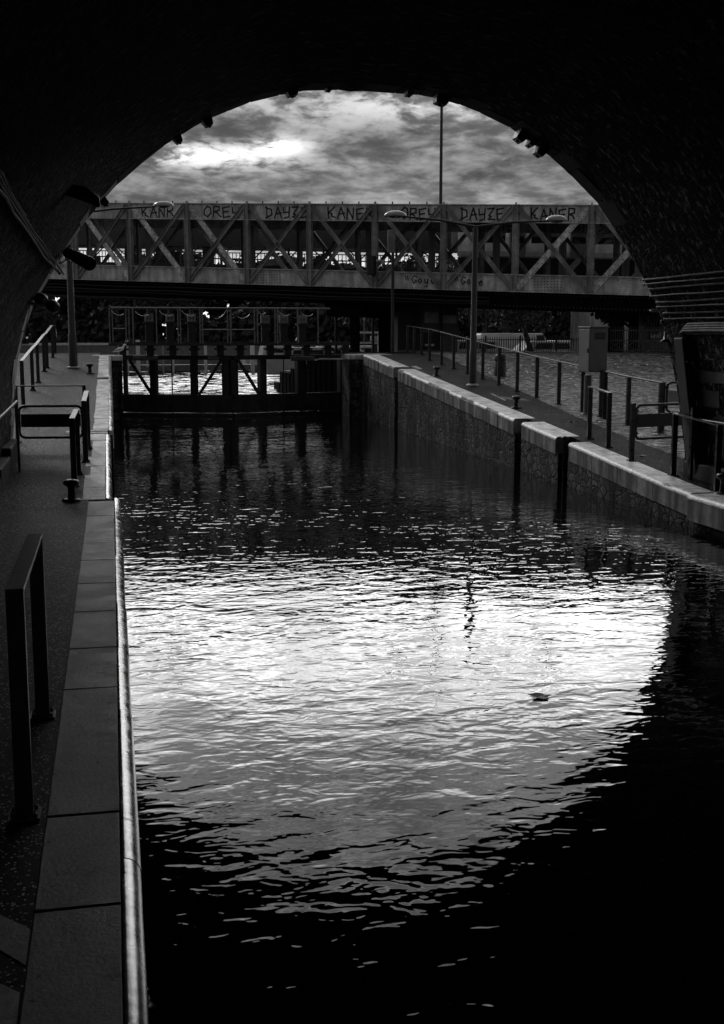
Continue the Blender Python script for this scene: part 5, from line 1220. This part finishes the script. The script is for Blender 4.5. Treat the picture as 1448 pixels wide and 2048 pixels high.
# ------------------------------------------------------------------ trees
def leaves(mb, c, rad, cnt, size, rnd, m=0):
    for _ in range(cnt):
        while True:
            q = V((rnd.uniform(-1, 1), rnd.uniform(-1, 1), rnd.uniform(-1, 1)))
            if q.length < 1: break
        q = q*(.45+.55*rnd.random()) if q.length > .3 else q
        p = c+V((q.x*rad.x, q.y*rad.y, q.z*rad.z)); a = V((rnd.gauss(0, 1), rnd.gauss(0, 1), rnd.gauss(0, 1))).normalized(); b_ = a.orthogonal().normalized(); c2_ = a.cross(b_); s = size*rnd.uniform(.6, 1.4)
        mb.add([p-b_*s, p+c2_*s*.6, p+b_*s, p-c2_*s*.6], [(0, 1, 2, 3)], m)
def tree(name, b, h, w_, label, seed, dens=1.0, size=.14, lean=(0, 0), limbs=6, trunk=.16, low=.3, fm='foliage'):
    rnd = random.Random(seed); t = thing(name, b, label, 'tree', 'trees beyond the bridge')
    mb = MB(); top = b+V((lean[0], lean[1], h*.8)); mid_ = b+V((lean[0]*.35+rnd.uniform(-.2, .2), lean[1]*.3, h*.4))
    mb.tube([b, b+(mid_-b)*.5, mid_, top], [trunk, trunk*.8, trunk*.6, trunk*.15], 8); ends = [top]
    for i in range(limbs):
        u = low+(.85-low)*i/limbs; s = b+(top-b)*u if u > .5 else b+(mid_-b)*(u/.5); a = rnd.uniform(0, 6.28); L_ = w_*.5*rnd.uniform(.6, 1.0)
        e = s+V((math.cos(a)*L_, math.sin(a)*L_, rnd.uniform(.15, .5)*L_+.2)); m_ = (s+e)/2+V((0, 0, .15))
        mb.tube([s, m_, e], [trunk*.4, trunk*.26, trunk*.08], 6); ends += [e, m_]
        for _ in range(2): e2 = m_+V((rnd.uniform(-1, 1), rnd.uniform(-1, 1), rnd.uniform(-.1, .9)))*L_*.5; mb.tube([m_, e2], [trunk*.15, trunk*.04], 5); ends.append(e2)
    mb.build('trunk', 'bark', t); mb = MB()
    for e in ends:
        k = rnd.randint(1, 2)
        for _ in range(k):
            r_ = w_*rnd.uniform(.13, .24); c_ = e+V((rnd.uniform(-.5, .5), rnd.uniform(-.5, .5), rnd.uniform(-.3, .5)))*r_*1.5
            leaves(mb, c_, V((r_, r_, r_*.75)), int(95*dens), size, rnd)
    mb.build('crown', fm, t)
for i, (px, Y, h, w_, lean, lab) in enumerate(((965, 72, 6.8, 6, (0, 0), 'bushy tree behind the picket fence beside the hut'), (1072, 63, 6.6, 6.5, (-2.2, 0), 'tree with a leaning dark limb behind the picket fence'), (1140, 74, 6.8, 6, (.6, 0), 'tree with a forked trunk just left above the cabinet'), (1010, 84, 7.5, 7, (0, 0), 'tree farther back between the hut and the leaning tree'), (1200, 80, 7.5, 7, (0, 0), 'tree behind the cabinet left of the right bridge pier'), (1262, 49, 4.8, 2.6, (0, 0), 'slim ivy-like tree beside the right bridge pier'), (895, 90, 7.5, 7, (0, 0), 'tree behind the hut under the bridge'), (750, 88, 5.5, 6, (0, 0), 'small tree seen under the bridge right of the gate'))):
    b = at_y(px, 700, Y); b.z = 1.0; tree('broadleaf_tree', b, h, w_, lab, 20+i, 2.3 if Y < 80 else 1.6, .12 if Y < 80 else .15, lean, 7, .2, .5)
for i in range(23):
    px = -60+i*64; Y = 124+ (i*37 % 17); b = at_y(px, 700, Y); b.z = 1.0; hh = 10.3+((i*5) % 4)*.6
    pos = ['leftmost', 'second from the left', 'third from the left', 'fourth from the left', 'fifth from the left', 'sixth from the left', 'seventh from the left', 'eighth from the left', 'ninth from the left', 'tenth from the left', 'eleventh from the left']+['twelfth', 'thirteenth', 'fourteenth', 'fifteenth', 'sixteenth', 'seventeenth', 'eighteenth', 'nineteenth', 'twentieth'][:0]; pos = pos[i] if i < 11 else ['twelfth', 'thirteenth', 'fourteenth', 'fifteenth', 'sixteenth', 'seventeenth', 'eighteenth', 'nineteenth', 'twentieth', 'twenty-first', 'twenty-second', 'last'][i-11]+' from the left'
    tree('distant_tree', b, hh, 8.0, 'dark tree of the far row beyond the basin, '+pos, 60+i, 2.6, .25, (0, 0), 8, .25, .12, 'foliage_far')
mb = MB(); rnd = random.Random(5)
for i in range(48000):
    x = rnd.uniform(-60, 85); y = 116+rnd.uniform(0, 5); z = 1.0+rnd.random()**.9*8.2*(.75+.4*math.sin(x*.45)); s = rnd.uniform(.16, .36); a = V((rnd.gauss(0, 1), rnd.gauss(0, 1), rnd.gauss(0, 1))).normalized(); b_ = a.orthogonal(); c_ = a.cross(b_); p = V((x, y, z))
    mb.add([p-b_*s, p+c_*s*.7, p+b_*s, p-c_*s*.7], [(0, 1, 2, 3)])
o = mb.build('shrubbery', 'foliage_far'); o['kind'] = 'stuff'; o['label'] = 'dark mass of shrubs along the far end of the basin'
print('objects', len(bpy.data.objects))
